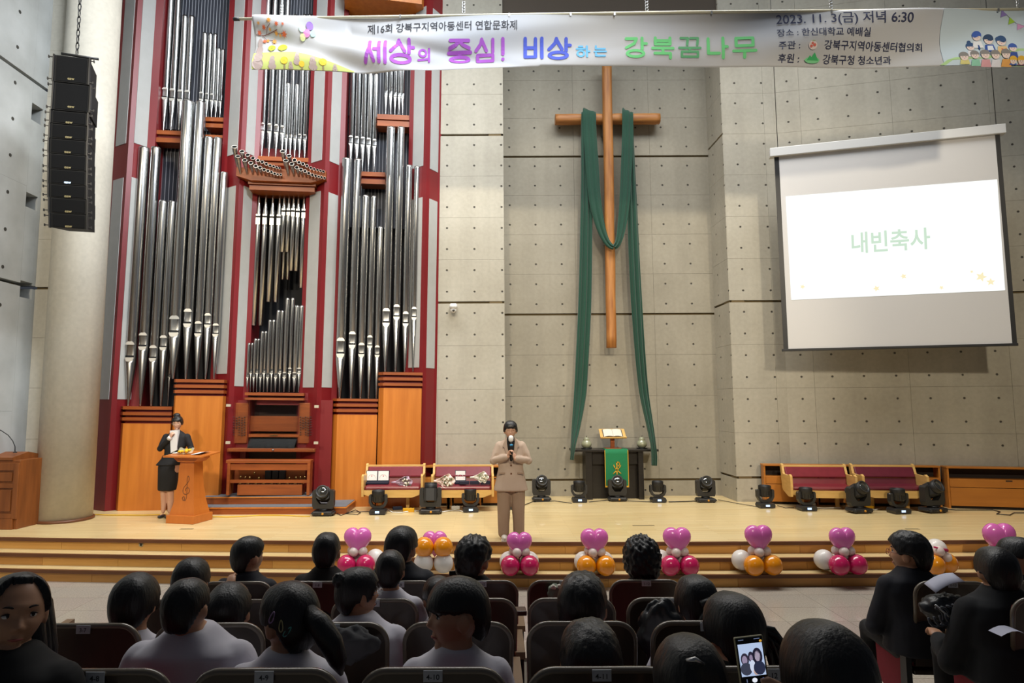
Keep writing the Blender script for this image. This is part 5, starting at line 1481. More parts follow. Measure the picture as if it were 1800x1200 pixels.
for r in (1, 2, 3, 4):
    for c in range(7, 13):
        end = 1 if c == 12 else (-1 if c == 7 else 0)
        arms = (-1, 1) if c == 7 else (1,)
        seat(COLO[r] + (c - 10) * .6, ROWY[r], ROWZ[r], '%d-%d' % (r, c), 'dark wooden auditorium seat marked %d-%d in the %s' % (r, c, ORD[r]), arms, end)
seat(3.42, 4.93, .04, '1-13', 'dark wooden seat marked 1-13 with red end panel, right of the aisle', (-1, 1), -1, -.05)
seat(4.04, 4.93, .04, '1-14', 'dark wooden seat 1-14 at the right edge of the front row', (1,), 0, -.05)
seat(3.47, 4.12, .16, '2-13', 'dark wooden seat with paper name sign, right of the aisle', (-1, 1), -1, 0, False)
seat(3.36, 3.3, .29, '3-13', 'dark wooden seat with red end panel at bottom right corner', (-1, 1), -1)
seat(-3.5, 4.72, .06, '1-6', 'dark seat with red end panel left of the aisle, behind the turned woman', (-1, 1), 1)
sg = thing('name_sign', 'white paper sign with blue Korean lettering taped to seat back', 'sign', (3.47, 4.02, .16), 0)
MS = Matrix.Translation((0, 0, .42)) @ Matrix.Rotation(math.radians(7), 4, 'X')
MB().box(-.14, .2, -.006, -.003, .35, .6, MS @ Matrix.Translation((0, .078, 0))).build('paper_sheet', mat('sign_paper', 'c0c6d8', .7), sg)
textobj('동산', .085, mat('sign_ink', '2c3c78', .7), lambda u, v: MS @ V((u + .03, .07, v + .47)), 'sign_lettering', sg, .002)
# folding writing tablet behind seat 1-13
tag(MB().prism([(-.02, 0), (.14, -.28), (.24, -.28), (.2, 0)], 0, .018).build('writing_tablet', M_armw, None, (3.26, 4.84, .72)), 'small wooden fold-out writing tablet behind seat 1-13', 'tablet')

# ================================================================== people
M_skin = mat('skin', 'b98a6c', .5, nscale=6, ncol='ad7c5e', namt=.5)
M_skin2 = mat('skin_pale', 'd0a48a', .5, nscale=6, ncol='c29078', namt=.5)
M_hair = mat('black_hair', '0c0b0c', .42, nscale=8, ncol='121012', stretch=(14, 14, 1.2), bump=.3)
M_hairs = mat('dark_hair', '16110e', .5, nscale=8, ncol='241b16', stretch=(14, 14, 1.2), bump=.3)
M_shirt = mat('white_shirt', 'd0ced8', .85, nscale=2, ncol='c2c0cc')
M_eyew = mat('eye_white', 'd8d4d0', .3); M_iris = mat('iris', '18100c', .2); M_lipc = mat('lip_colour', 'a85a50', .5); M_brow = mat('eyebrow', '1c1512', .8)


def remesh(m, vox, name, mt, parent=None, smooth=2, fold=0, seed=0, keep_world=True):
    me = m.mesh('tmp', mt); o = bpy.data.objects.new('tmp', me)
    r = o.modifiers.new('r', 'REMESH'); r.mode = 'VOXEL'; r.voxel_size = vox; r.use_smooth_shade = True
    if smooth: s = o.modifiers.new('s', 'SMOOTH'); s.factor = .5; s.iterations = smooth
    e = evaluated(o); bpy.data.objects.remove(o)
    nv = len(e.vertices)
    if fold:
        co = [0.0] * (nv * 3); no = [0.0] * (nv * 3); e.vertices.foreach_get('co', co); e.vertex_normals.foreach_get('vector', no)
        for i in range(0, nv * 3, 3):
            x, y, z = co[i:i + 3]
            n = (noise.noise((x * 7 + seed, y * 7, z * 7)) * .6 + noise.noise((x * 16, y * 16, z * 7 + seed)) * .4) * fold
            co[i] = x + no[i] * n; co[i + 1] = y + no[i + 1] * n; co[i + 2] = z + no[i + 2] * n
        e.vertices.foreach_set('co', co)
    e.polygons.foreach_set('use_smooth', [True] * len(e.polygons))
    e.name = name; e.materials.clear(); e.materials.append(mt); e.update()
    ob = bpy.data.objects.new(name, e); COL.objects.link(ob); ob.parent = parent
    return ob


def xf(m, M, k0):
    for i in range(k0, len(m.v)): m.v[i] = M @ m.v[i]


def head(m, M, s, detail=True):
    """adds a head (facing +y) centred between the ears to mesh m"""
    k0 = len(m.v)

    def fn(d):
        x, y, z = d
        rx, ry, rz_ = .076, .092, .112
        w = 1 - .34 * max(0, -z) ** 1.6; X = x * rx * w; Y = y * ry * (1 + (.1 if y < 0 and z > -.2 else 0)); Z = z * rz_
        if y > 0: Y *= .93 + .05 * max(0, -z)
        if y < 0 and z < -.2: Y *= 1 + .9 * (z + .2)
        if detail and y > 0:
            for sx in (-1, 1): Y -= .011 * math.exp(-(((X - sx * .032) / .017) ** 2 + ((Z - .005) / .013) ** 2))
            Y += .006 * math.exp(-((Z - .03) / .012) ** 2 - (X / .05) ** 2)
            for sx in (-1, 1): Y += .005 * math.exp(-(((X - sx * .042) / .02) ** 2 + ((Z + .025) / .02) ** 2))
        return V((X, Y, Z))
    m.ball((0, 0, 0), 1, 40 if detail else 24, 30 if detail else 18, fn)
    for sx in (-1, 1): m.ball((sx * .079, -.008, -.012), (.011, .02, .033), 10, 8)
    if detail:
        m.tube([(0, .074, .02), (0, .083, -.005), (0, .093, -.027), (0, .082, -.036)], [.006, .008, .0125, .008], 10)
        for sx in (-1, 1): m.ball((sx * .011, .082, -.031), (.009, .01, .008), 8, 6)
        m.ball((0, .073, -.058), (.02, .0115, .008), 10, 6); m.ball((0, .071, -.069), (.018, .011, .007), 10, 6)
        m.ball((0, .057, -.094), (.024, .02, .018), 10, 8)
    xf(m, M @ Matrix.Scale(s, 4), k0)


def face_parts(M, s, par, closed=False, glasses=None, look=(0, 0), smile=0, lips=True):
    MM = M @ Matrix.Scale(s, 4)
    for sx in (-1, 1):
        if not closed:
            e = MB().ball((sx * .032, .0615, .004), (.0135, .0125, .0088), 14, 10); xf(e, MM, 0); eo = e.build('eye', M_eyew, par)
            i = MB().ball((sx * .032 + look[0] * .005, .0705, .004 + look[1] * .003), (.006, .0042, .0064), 12, 8); xf(i, MM, 0); i.build('iris', M_iris, eo)
            l = MB().tube([(sx * .032 + .015 * t, .0735 - .006 * t * t, .0115 - .004 * t * t) for t in (-1, -.5, 0, .5, 1)], [.001, .0022, .0026, .0022, .001], 6)
        else:
            l = MB().tube([(sx * .032 + .014 * t, .0725 - .005 * t * t, .001 + .003 * t * t) for t in (-1, -.5, 0, .5, 1)], [.001, .002, .0022, .002, .001], 6)
        xf(l, MM, 0); l.build('eyelid', M_brow, par)
        b = MB().tube([(sx * (.016 + .03 * t), .081 - .014 * t * t, .027 + .005 * sin(pi * t * .8)) for t in (0, .25, .5, .75, 1)], [.0022, .0034, .0032, .0026, .001], 6); xf(b, MM, 0); b.build('eyebrow', M_brow, par)
    if lips:
        l = MB().tube([(.021 * t, .0825 - .012 * t * t, -.0635 + smile * t * t) for t in (-1, -.5, 0, .5, 1)], [.001, .005, .0062, .005, .001], 8, flat=.6); xf(l, MM, 0); l.build('lips', M_lipc, par)
    if glasses:
        g = MB()
        for sx in (-1, 1):
            g.tube([(sx * .033 + .024 * cos(a), .098, .001 + .017 * sin(a)) for a in [i * pi / 8 for i in range(17)]], .0014, 6)
            g.tube([(sx * .057, .097, .006), (sx * .08, .05, .006), (sx * .082, -.01, .002)], .0014, 6)
        g.tube([(-.009, .098, .003), (0, .101, .006), (.009, .098, .003)], .0014, 6); xf(g, MM, 0); g.build('glasses', glasses, par)


def hairdo(M, s, par, front=.42, side=.05, back=-.55, vol=.12, curl=.0, seed=1, mt=None, part=0, n=(72, 44), flat=0, name='hair'):
    """closed hair shell around the skull; thresholds give the hairline height at front, side and back"""
    def fn(d):
        x, y, z = d; az = abs(math.atan2(x, y))
        if az < .75: h = front
        elif az < 1.35: t = (az - .75) / .6; t = t * t * (3 - 2 * t); h = front + (side - front) * t
        elif az < 1.9: h = side
        elif az < 2.4: t = (az - 1.9) / .5; h = side + (back - side) * t
        else: h = back
        h += .05 * noise.noise(V((az * 5, seed, 0)))
        f = (abs(x) ** 2.5 + abs(y) ** 2.5 + abs(z) ** 2.5) ** -.4; f = 1 + (f - 1) * .8
        c = min(1, max(0, (z - h + .05) / .1)); c = c * c * (3 - 2 * c)
        v = vol + .03 * noise.noise(d * 2.2 + V((seed, 0, 0))) + .012 * sin(az * 26 + 5 * noise.noise(d * 3 + V((0, seed, 0)))) * (1 - z * z)
        if curl: v += curl * (.5 + .45 * sin(x * 15 + 2 * noise.noise(d * 4)) * sin(y * 14 + seed) * sin(z * 15 + 2 * noise.noise(d * 3)) + .5 * noise.noise(d * 7))
        k = .8 + (.2 + v) * c
        k *= f; w = 1 - .12 * max(0, -z) ** 1.6
        X = x * .078 * w * k; Y = y * .095 * (1.04 if y < 0 else .97) * k; Z = z * (.108 if z > 0 else .098) * max(k, .8)
        return V((X, Y - .002, Z * (1 - flat)))
    m = MB().ball((0, 0, 0), 1, n[0], n[1], fn); xf(m, M @ Matrix.Scale(s, 4), 0)
    return m.build(name, mt or M_hair, par)


def loft(m, secs, n=24):
    """secs: (centre, rx, ry) stacked ellipses, capped with rounded ends"""
    vs = []; fs = []
    S_ = [(V(secs[0][0]) + (V(secs[0][0]) - V(secs[1][0])).normalized() * .01, secs[0][1] * .7, secs[0][2] * .7)] + [(V(c), a, b) for c, a, b in secs] + [(V(secs[-1][0]) + (V(secs[-1][0]) - V(secs[-2][0])).normalized() * .01, secs[-1][1] * .7, secs[-1][2] * .7)]
    for c, a, b in S_:
        for k in range(n):
            t = 2 * pi * k / n; ct, st = cos(t), sin(t); e = .8
            vs.append(c + V((a * abs(ct) ** e * (1 if ct > 0 else -1), b * abs(st) ** e * (1 if st > 0 else -1), 0)))
    for i in range(len(S_) - 1):
        for k in range(n): a = i * n + k; b = i * n + (k + 1) % n; fs.append((a, b, b + n, a + n))
    fs += [tuple(range(n))[::-1], tuple((len(S_) - 1) * n + k for k in range(n))]
    m.add(vs, fs, True)


def limb(m, pts, rad, n=12):
    """tapering limb with rounded joints"""
    m.tube(pts, rad, n)
    for p, r in zip(pts, rad if isinstance(rad, (list, tuple)) else [rad] * len(pts)): m.ball(p, r * .99, n, 8)


def hand(m, wrist, d, nrm, s=1.0, curl=.5, side=1, fr=.0085):
    """palm, four unequal bent fingers and a thumb; d = direction of fingers, nrm = back-of-hand normal"""
    w = V(wrist); d = V(d).normalized(); nrm = V(nrm); nrm = (nrm - d * nrm.dot(d)).normalized(); x = d.cross(nrm) * side
    pc = w + d * .05 * s
    k0 = len(m.v); m.ball((0, 0, 0), (.038 * s, .05 * s, .016 * s), 14, 10)
    MM = Matrix(((x.x, d.x, nrm.x, pc.x), (x.y, d.y, nrm.y, pc.y), (x.z, d.z, nrm.z, pc.z), (0, 0, 0, 1))); xf(m, MM, k0)
    for i, (o, L) in enumerate(((-.027, .07), (-.009, .078), (.009, .073), (.026, .058))):
        b = w + d * .085 * s + x * o * s; P = [b - d * .03 * s, b]; a = 0
        for k, f in enumerate((.42, .32, .26)):
            a += curl * (1.1, 1.25, .8)[k]; dd = d * cos(a) - nrm * sin(a); P.append(P[-1] + dd * L * f * s)
        m.tube(P, [fr * s, fr * 1.02 * s, fr * s, fr * .9 * s, fr * .72 * s], 8); m.ball(P[-1], fr * .72 * s, 8, 6)
    b = w + d * .03 * s - x * .03 * s; a = (d * .7 - x * .7 - nrm * .3 * curl * 2).normalized(); c = (d * .8 - x * .25 - nrm * .9 * curl).normalized()
    m.tube([w + d * .015 * s, b, b + a * .03 * s, b + a * .03 * s + c * .028 * s], [fr * 1.3 * s, fr * 1.3 * s, fr * 1.15 * s, fr * .85 * s], 8)


def Rz(a): return Matrix.Rotation(a, 4, 'Z')


# ---------------------------------------------------------------- speaker in a taupe suit, mid stage
def zat(y, Y, x=898): return W(x, y, Y).z - SZ


YS = 9.32; X0 = W(898, 850, YS).x; kx = YS / F; xs_ = lambda px: (px - 898) * kx
Zs = lambda y: zat(y, YS)
m = MB(); HC = V((0, -.02, Zs(756))); HMt = Matrix.Translation(HC) @ Rz(pi) @ Matrix.Rotation(math.radians(-4), 4, 'X')
head(m, HMt, 1.08)
limb(m, [(0, .0, Zs(782)), HC + V((0, .02, -.06))], [.056, .05])
ls = V((-.16, .0, Zs(783))); rs_ = V((.16, .0, Zs(783))); le = V((-.245, -.04, Zs(809))); re = V((.25, -.04, Zs(809)))
lh = V((-.045, -.2, Zs(800))); rh = V((.055, -.19, Zs(804)))
loft(m, [((0, 0, Zs(775)), .06, .055), ((0, 0, Zs(782)), .17, .085), ((0, 0, Zs(800)), .18, .11), ((0, 0, Zs(825)), .16, .1), ((0, 0, Zs(850)), .17, .115), ((0, .0, Zs(862)), .16, .11)])
for a, b, c in ((ls, le, lh), (rs_, re, rh)): limb(m, [a, a.lerp(b, .5), b, b.lerp(c, .5), c], [.052, .046, .04, .036, .027])
for s in (-1, 1): limb(m, [(s * .085, 0, Zs(858)), (s * .092, 0, Zs(890)), (s * .095, 0, Zs(898)), (s * .095, .01, .12)], [.09, .07, .055, .04])
hand(m, lh, (.25, -.12, .9), (-.5, .3, .3), .95, .75, 1); hand(m, rh, (-.4, -.1, .8), (.4, -.6, .2), .95, .75, -1)
body = remesh(m, .0065, 'person', M_skin2, None, 2); body.location = (X0, YS, SZ)
tag(body, 'short-haired woman in taupe suit speaking into a microphone on stage', 'person', 'people on the stage')
M_suit = mat('taupe_suit', 'b8a392', .8, nscale=3, ncol='ab9584', namt=.6); M_suitd = mat('taupe_trousers', 'a08872', .85, nscale=3, ncol='927a66')
j = MB()
loft(j, [((0, .01, Zs(769)), .07, .06), ((0, .01, Zs(772)), .1, .07), ((0, 0, Zs(776)), .15, .085), ((0, 0, Zs(782)), .195, .105), ((0, 0, Zs(798)), .195, .13), ((0, 0, Zs(820)), .175, .125), ((0, 0, Zs(838)), .205, .135), ((0, 0, Zs(861)), .245, .15)])
for a, b, c in ((ls, le, lh), (rs_, re, rh)): limb(j, [a, a.lerp(b, .5), b, b.lerp(c, .5), b.lerp(c, .88)], [.066, .064, .06, .053, .046])
jk = remesh(j, .01, 'suit_jacket', M_suit, body, 3, .007, 2)
t_ = MB(); hem = .065
for s in (-1, 1): limb(t_, [(s * .095, 0, Zs(852)), (s * .1, 0, Zs(880)), (s * .105, 0, Zs(905)), (s * .108, .0, .16), (s * .108, 0, .09)], [.11, .098, .088, .082, .08], 14)
tr = remesh(t_, .012, 'trousers', M_suitd, body, 3, .006, 5)
bl_ = MB(); loft(bl_, [((0, -.06, Zs(768)), .05, .05), ((0, -.062, Zs(775)), .06, .06), ((0, -.075, Zs(790)), .05, .066), ((0, -.1, Zs(808)), .02, .04)]); remesh(bl_, .008, 'black_blouse', M_black, body, 1)
for s in (-1, 1):
    MB().prism([(s * .06, Zs(769)), (s * .1, Zs(776)), (s * .12, Zs(783)), (s * .095, Zs(785)), (s * .02, Zs(812)), (s * .012, Zs(811)), (s * .055, Zs(781))][::s], -.145, -.128, 'y').build('lapel', M_suit, jk)
    MB().bev(s * .13 - .045, s * .13 + .045, -.137, -.126, Zs(831), Zs(828), .003).build('pocket_flap', M_suitd, jk)
    sh = MB(); sh.ball((s * .1, -.05, .04), (.045, .12, .042), 16, 10); sh.box(s * .1 - .045, s * .1 + .045, -.165, .06, 0, .018); sh.build('shoe', mat('cream_shoe', 'd8d0c4', .5), body)
for y in (816, 830.5): MB().lathe([(.012, 0), (.013, .006), (.006, .008)], 14, Matrix.Translation((0, -.13, Zs(y))) @ Matrix.Rotation(pi / 2, 4, 'X')).build('button', M_nose, jk)
hairdo(HMt, 1.1, body, .3, -.2, -.6, .2, 0, 3, M_hair)
face_parts(HMt, 1.08, body, closed=True, glasses=mat('thin_frame', 'a08868', .3))
mic = thing('microphone', 'black handheld microphone with white foam cover held by the speaker', 'microphone', (X0, YS, SZ))
mt_, mb_ = V((0, -.175, Zs(771))), V((.012, -.215, Zs(806)))
dd = (mb_ - mt_).normalized()
MB().tube([mt_, mt_ + dd * .06, mb_], [.017, .019, .014], 14).build('microphone_body', M_blk, mic)
MB().lathe([(.02, -.03), (.034, -.015), (.036, .02), (.03, .045), (.015, .055)], 18, Matrix.Translation(mt_)).build('foam_cover', mat('foam_white', 'e8e6e2', .8), mic)
MB().tube([mt_ + dd * .065, mt_ + dd * .09], [.022, .022], 14).build('blue_band', mat('cyan_band', '3a9ad0', .4), mic)

# ---------------------------------------------------------------- presenter at the podium
YP = 11.2; X1 = W(300, 850, YP).x; kp = YP / F
Zp = lambda y: zat(y, YP, 300)
xp = lambda px: (px - 300) * kp
m = MB(); HC = V((xp(309), -.03, Zp(743))); HMp = Matrix.Translation(HC) @ Rz(pi + .15) @ Matrix.Rotation(math.radians(-10), 4, 'X')
head(m, HMp, 1.0)
limb(m, [(xp(306), 0, Zp(764)), HC + V((0, .02, -.05))], [.045, .04])
ls = V((xp(289), 0, Zp(768))); rs_ = V((xp(325), 0, Zp(768))); le = V((xp(282), -.06, Zp(788))); re = V((xp(333), -.0, Zp(788)))
lh = V((xp(303), -.16, Zp(768))); rh = V((xp(331), -.2, Zp(796)))
loft(m, [((xp(306), 0, Zp(760)), .05, .05), ((xp(307), 0, Zp(766)), .16, .08), ((xp(305), 0, Zp(785)), .15, .1), ((xp(301), 0, Zp(805)), .12, .085), ((xp(297), 0, Zp(825)), .15, .11), ((xp(296), 0, Zp(840)), .14, .1)])
for a, b, c in ((ls, le, lh), (rs_, re, rh)): limb(m, [a, a.lerp(b, .5), b, b.lerp(c, .5), c], [.045, .04, .034, .03, .023])
for px, pf_ in ((289, 288), (300, 299)): limb(m, [(xp(px), 0, Zp(835)), (xp(px), .0, Zp(866)), (xp(px) , .02, Zp(882)), (xp(pf_), .02, .1)], [.085, .058, .052, .032]); m.ball((xp(pf_), -.03, .03), (.035, .1, .03), 12, 8)
hand(m, lh, (.45, -.1, .8), (-.3, -.8, .1), .9, .8, 1); hand(m, rh, (0, -.8, -.2), (.3, 0, 1), .9, .4, -1)
bd2 = remesh(m, .0065, 'person', M_skin2, None, 2); bd2.location = (X1, YP, SZ)
tag(bd2, 'woman with hair bun in black skirt suit behind the podium, hand at chin', 'person', 'people on the stage')
M_bs = mat('black_suit', '0e0e11', .8, nscale=4, ncol='16161a')
j = MB()
loft(j, [((xp(306), .01, Zp(756)), .06, .05), ((xp(307), 0, Zp(759)), .1, .07), ((xp(307), 0, Zp(763)), .15, .08), ((xp(307), 0, Zp(768)), .185, .09), ((xp(306), 0, Zp(785)), .175, .115), ((xp(302), 0, Zp(800)), .14, .105), ((xp(297), 0, Zp(810)), .17, .125), ((xp(294), 0, Zp(817)), .2, .14)])
for a, b, c in ((ls, le, lh), (rs_, re, rh)): limb(j, [a, a.lerp(b, .5), b, b.lerp(c, .5), b.lerp(c, .85)], [.062, .056, .05, .045, .04])
jk2 = remesh(j, .011, 'suit_jacket', M_bs, bd2, 2, .005, 3)
k_ = MB(); loft(k_, [((xp(298), 0, Zp(800)), .13, .1), ((xp(295), 0, Zp(820)), .165, .125), ((xp(295), 0, Zp(845)), .16, .12), ((xp(294), 0, Zp(861)), .145, .115)]); remesh(k_, .012, 'pencil_skirt', M_bs, bd2, 2, .003)
MB().prism([(xp(301), Zp(756)), (xp(315), Zp(755)), (xp(314), Zp(790)), (xp(304), Zp(795))], -.128, -.06, 'y').build('white_blouse', mat('white_blouse', 'dcdad8', .7), jk2)
MB().tube([lh.lerp(le, .12), lh.lerp(le, -.06)], [.036, .032], 12).build('shirt_cuff', mat('white_blouse', 'dcdad8', .7), jk2)
hairdo(HMp, 1.0, bd2, .34, -.3, -.5, .14, 0, 5, M_hair)
b_ = MB(); b_.ball(HC + V((-.04, .05, .125)), (.06, .055, .045), 20, 12, None); bo_ = b_.build('hair_bun', M_hair, bd2)
hb = MB().tube([HMp @ V((.088 * sin(t), .03, .105 * cos(t))) for t in [-1.2 + i * .24 for i in range(11)]], .005, 6).build('hairband', mat('hairband', '9a9aa0', .3), bd2)
face_parts(HMp, 1.0, bd2, glasses=mat('thin_frame', 'a08868', .3))
for px in (288, 299): MB().ball((xp(px), -.03, .028), (.042, .115, .03), 14, 8).build('shoe', M_blk, bd2)

# ---------------------------------------------------------------- the audience, seen from behind
FL = lambda Y: max(0, .87 - .87 * (Y + .5) / 5.8) if Y < 5.3 else 0


def viewer(label, px, py, wpx, Y, yaw=0, tilt=0, top=None, hair=None, skin=None, detail=False, arms=None, roll=0, group='audience', shoulder=1.0, lean=0, vox=None, hs=1.0, name='person', legs=True, facek=None, extra=None, fold=.008):
    """seated person: head centre at pixel (px, py), head width wpx pixels, at distance Y; yaw 0 faces the stage"""
    hc = W(px, py, Y); s = wpx * (Y * cos(T) + (H - hc.z) * -sin(T) * -1) / F / .185
    fl = FL(Y); hipz = fl + .5; M0 = Matrix.Translation((0, 0, hc.z)) ; ss = min(1.12, s) * shoulder
    HMx = Matrix.Translation((0, 0, hc.z)) @ Rz(yaw) @ Matrix.Rotation(math.radians(tilt), 4, 'X') @ Matrix.Rotation(math.radians(roll), 4, 'Y')
    s_ = min(s, 1.08); m = MB(); head(m, HMx, s * hs, detail)
    nk = V((0, -.02 - lean * .2, hc.z - .12 * s_)); limb(m, [V((0, -.01, hc.z - .05 * s)), nk], [.048 * s, .056 * s])
    shz = hc.z - .172 * s_; sy = -.03 - lean * .3
    sec = [(V((0, sy, shz + .07 * ss)), .06 * ss, .058 * ss), (V((0, sy, shz + .035 * ss)), .095 * ss, .07 * ss), (V((0, sy, shz)), .155 * ss, .085 * ss), (V((0, sy - lean * .1, shz - .06 * ss)), .178 * ss, .1 * ss), (V((0, sy - lean * .1, shz - .16 * ss)), .17 * ss, .112 * ss), (V((0, sy - .03, (shz + hipz) / 2 - .03)), .155 * ss, .115 * ss), (V((0, sy - .02, hipz)), .17 * ss, .13 * ss)]
    loft(m, sec, 20)
    A = arms or {}; AL = []
    for sd in (-1, 1):
        a = V((sd * .15 * ss, sy, shz - .035 * ss)); e_, h_ = A.get(sd, (V((sd * .24 * ss, sy + .03, shz - .3 * ss)), V((sd * .1, sy + .3, max(hipz + .08, shz - .38 * ss)))))
        e_ = V(e_); h_ = V(h_); AL.append((a, e_, h_, sd)); limb(m, [a, a.lerp(e_, .5), e_, e_.lerp(h_, .5), h_], [.048 * ss, .043 * ss, .037 * ss, .032 * ss, .024 * ss], 10)
        hd = (h_ - e_).normalized(); hand(m, h_, hd, (0, -.5, 1) if abs(hd.z) < .6 else (0, -1, 0), ss * .95, .5, sd)
    if legs:
        for sd in (-1, 1):
            kn = V((sd * .11, sy + .43, hipz + .01)); limb(m, [(sd * .09, sy, hipz), kn, (sd * .11, sy + .43, max(FL(Y + .4), 0) + .09)], [.085, .06, .042], 10); m.ball((sd * .11, sy + .49, FL(Y + .45) + .045), (.045, .12, .04), 10, 6)
    b = remesh(m, vox or (.008 if detail else .015), name, skin or M_skin, None, 2); b.location = (hc.x, Y, 0)
    tag(b, label, 'person', group)
    c = MB(); loft(c, [(p, rx * 1.1 + .006, ry * 1.1 + .008) for p, rx, ry in sec[:2]] + [(p, rx * 1.07 + .01, ry * 1.08 + .014) for p, rx, ry in sec[2:]], 22)
    for a, e_, h_, sd in AL: limb(c, [a, a.lerp(e_, .5), e_, e_.lerp(h_, .5), e_.lerp(h_, .88)], [.064 * ss, .06 * ss, .055 * ss, .05 * ss, .044 * ss], 12)
    remesh(c, .013, 'top', top or M_shirt, b, 3, fold, px)
    if legs:
        t = MB()
        for sd in (-1, 1): limb(t, [(sd * .09, sy, hipz), (sd * .11, sy + .43, hipz + .01), (sd * .11, sy + .43, FL(Y + .4) + .14)], [.1, .078, .062], 10)
        remesh(t, .02, 'trousers', M_bs, b, 1)
        for sd in (-1, 1): MB().ball((sd * .11, sy + .5, FL(Y + .45) + .05), (.05, .13, .045), 12, 8).build('shoe', M_blk, b)
    h = dict(front=.42, side=.0, back=-.8, vol=.1, curl=0, seed=px * .37); h.update(hair or {}); h['back'] = min(h['back'], -.72); hairdo(HMx, s * hs, b, **h)
    if facek is not None: face_parts(HMx, s * hs, b, **facek)
    return b, HMx, s


M_nvy = mat('navy_jacket', '12141f', .8); M_brn = mat('brown_jacket', '1a1412', .85); M_dk = mat('dark_coat', '0d0d0f', .85); M_char = mat('charcoal_knit', '15171b', .9)
# front row
b, HM1, s = viewer('man with neat black hair in navy jacket, front row far left', 437, 977, 51, 5.05, -.6, top=M_nvy, detail=True, vox=.009, arms={1: (V((.26, .0, .62)), V((.08, .2, .9)))}, facek={})
viewer('man with cropped hair in dark brown jacket, front row, left of magenta balloons', 574, 969, 50, 5.05, 0, top=M_brn, hair=dict(back=-.45, vol=.08))
viewer('man in black suit, tallest head in the front row', 706, 963, 55, 5.08, -.35, top=M_nvy, hair=dict(vol=.14), shoulder=1.1, detail=True, vox=.009, facek={})
b, HMd, sd_ = viewer('wavy-haired person in front row raising a phone with left hand', 833, 983, 58, 5.05, -.5, top=M_dk, hair=dict(curl=.1, vol=.14), detail=True, vox=.009, facek={}, arms={-1: (V((-.27, .1, .72)), V((-.16, .3, .98)))})
viewer('curly-haired woman in black, front row right end', 1128, 985, 58, 5.05, 0, top=M_dk, hair=dict(curl=.22, vol=.16, side=-.6, back=-.95), hs=.95)
b, HMf, s = viewer('man in navy suit and glasses, right of the aisle, in seat 1-13', 1597, 972, 54, 5.1, .75, top=M_nvy, detail=True, vox=.008, hair=dict(vol=.16, curl=.05), facek=dict(glasses=mat('red_frame', '8a3040', .3)), shoulder=1.12, arms={-1: (V((-.28, .02, .68)), V((-.12, .3, .62)))})
b, HMg, s = viewer('man turning round to talk, cut off by the right edge', 1793, 982, 56, 5.05, -2.45, 0, top=M_nvy, detail=True, vox=.008, hair=dict(front=.35, vol=.1), facek={}, arms={1: (V((.1, -.1, .95)), V((-.2, .02, .98))), -1: (V((-.35, -.05, .95)), V((-.1, -.1, 1.0)))}, legs=True, roll=-8)
# second row
viewer('black-haired child in second row holding a camera up with both hands', 336, 1022, 60, 4.22, 0, hair=dict(vol=.12, side=-.15, back=-.75), arms={-1: (V((-.24, .1, .98)), V((-.17, .3, 1.17))), 1: (V((.22, .1, .96)), V((.14, .3, 1.15)))})
viewer('boy in white shirt, second row, right of the woman with hair bun', 686, 1003, 52, 4.22, 0, hair=dict(vol=.12, back=-.5), shoulder=.95, lean=-.1)
viewer('child in second row half hidden behind the boy looking back', 771, 1052, 56, 4.2, .35, hair=dict(vol=.12, back=-.6), arms={1: (V((.27, .1, .85)), V((.45, .2, .78)))}, shoulder=.9)
# third row
viewer('round-haired child in third row behind seat 3-7', 237, 1060, 76, 3.45, 0, hair=dict(vol=.13, side=-.35, back=-.75), shoulder=.85, hs=.97)
viewer('child slumped low in third row, only hair above seat 3-8', 402, 1076, 74, 3.45, 0, hair=dict(vol=.14), shoulder=.85, tilt=20)
b, HMm, s = viewer('woman with hair bun and glasses in white shirt, third row, looking right', 630, 1042, 66, 3.45, -1.0, hair=dict(side=-.25, back=-.7, vol=.1, front=.35), detail=True, vox=.008, facek=dict(glasses=mat('clear_frame', 'b0b8c0', .2)), shoulder=1.15)
bb = MB().ball((0, 0, 0), 1, 24, 14, lambda d: d * (.04 + .01 * noise.noise(d * 3))); xf(bb, Matrix.Translation(W(598, 1020, 3.4) - b.location), 0); bb.build('hair_bun', M_hair, b)
viewer('person resting head on hand in third row behind seat 3-11', 1024, 1066, 84, 3.45, -.25, hair=dict(vol=.13, curl=.04, back=-.5), arms={1: (V((.3, .08, .9)), V((.12, .04, 1.14)))}, tilt=8, shoulder=.95)
b, HMq, s = viewer('girl with looped ponytail in third row behind seat 3-12', 1224, 1060, 70, 3.42, .15, hair=dict(side=-.4, back=-.85, vol=.12), shoulder=.95, arms={-1: (V((-.26, .0, .95)), V((-.12, .25, .9)))})
MB().tube([W(x_, y_, 3.28) - b.location for x_, y_ in ((1232, 1062), (1245, 1057), (1248, 1070), (1238, 1088), (1225, 1108))], [.018, .024, .02, .026, .01], 12).build('ponytail', M_hair, b)
# fourth row
viewer('boy with buzz-cut hair in white shirt, fourth row left', 328, 1068, 78, 2.72, -.1, hair=dict(vol=.045, back=-.6, front=.5), shoulder=1.25, lean=-.25, fold=.01)
b, HMr, s = viewer('girl with three hair clips and ponytail, fourth row, looking left', 508, 1088, 92, 2.66, .9, hair=dict(vol=.13, side=-.05, back=-.75, front=.25), detail=True, vox=.007, facek={}, shoulder=1.0, fold=.01)
def wl(b, px, py, Y): return W(px, py, Y) - b.location


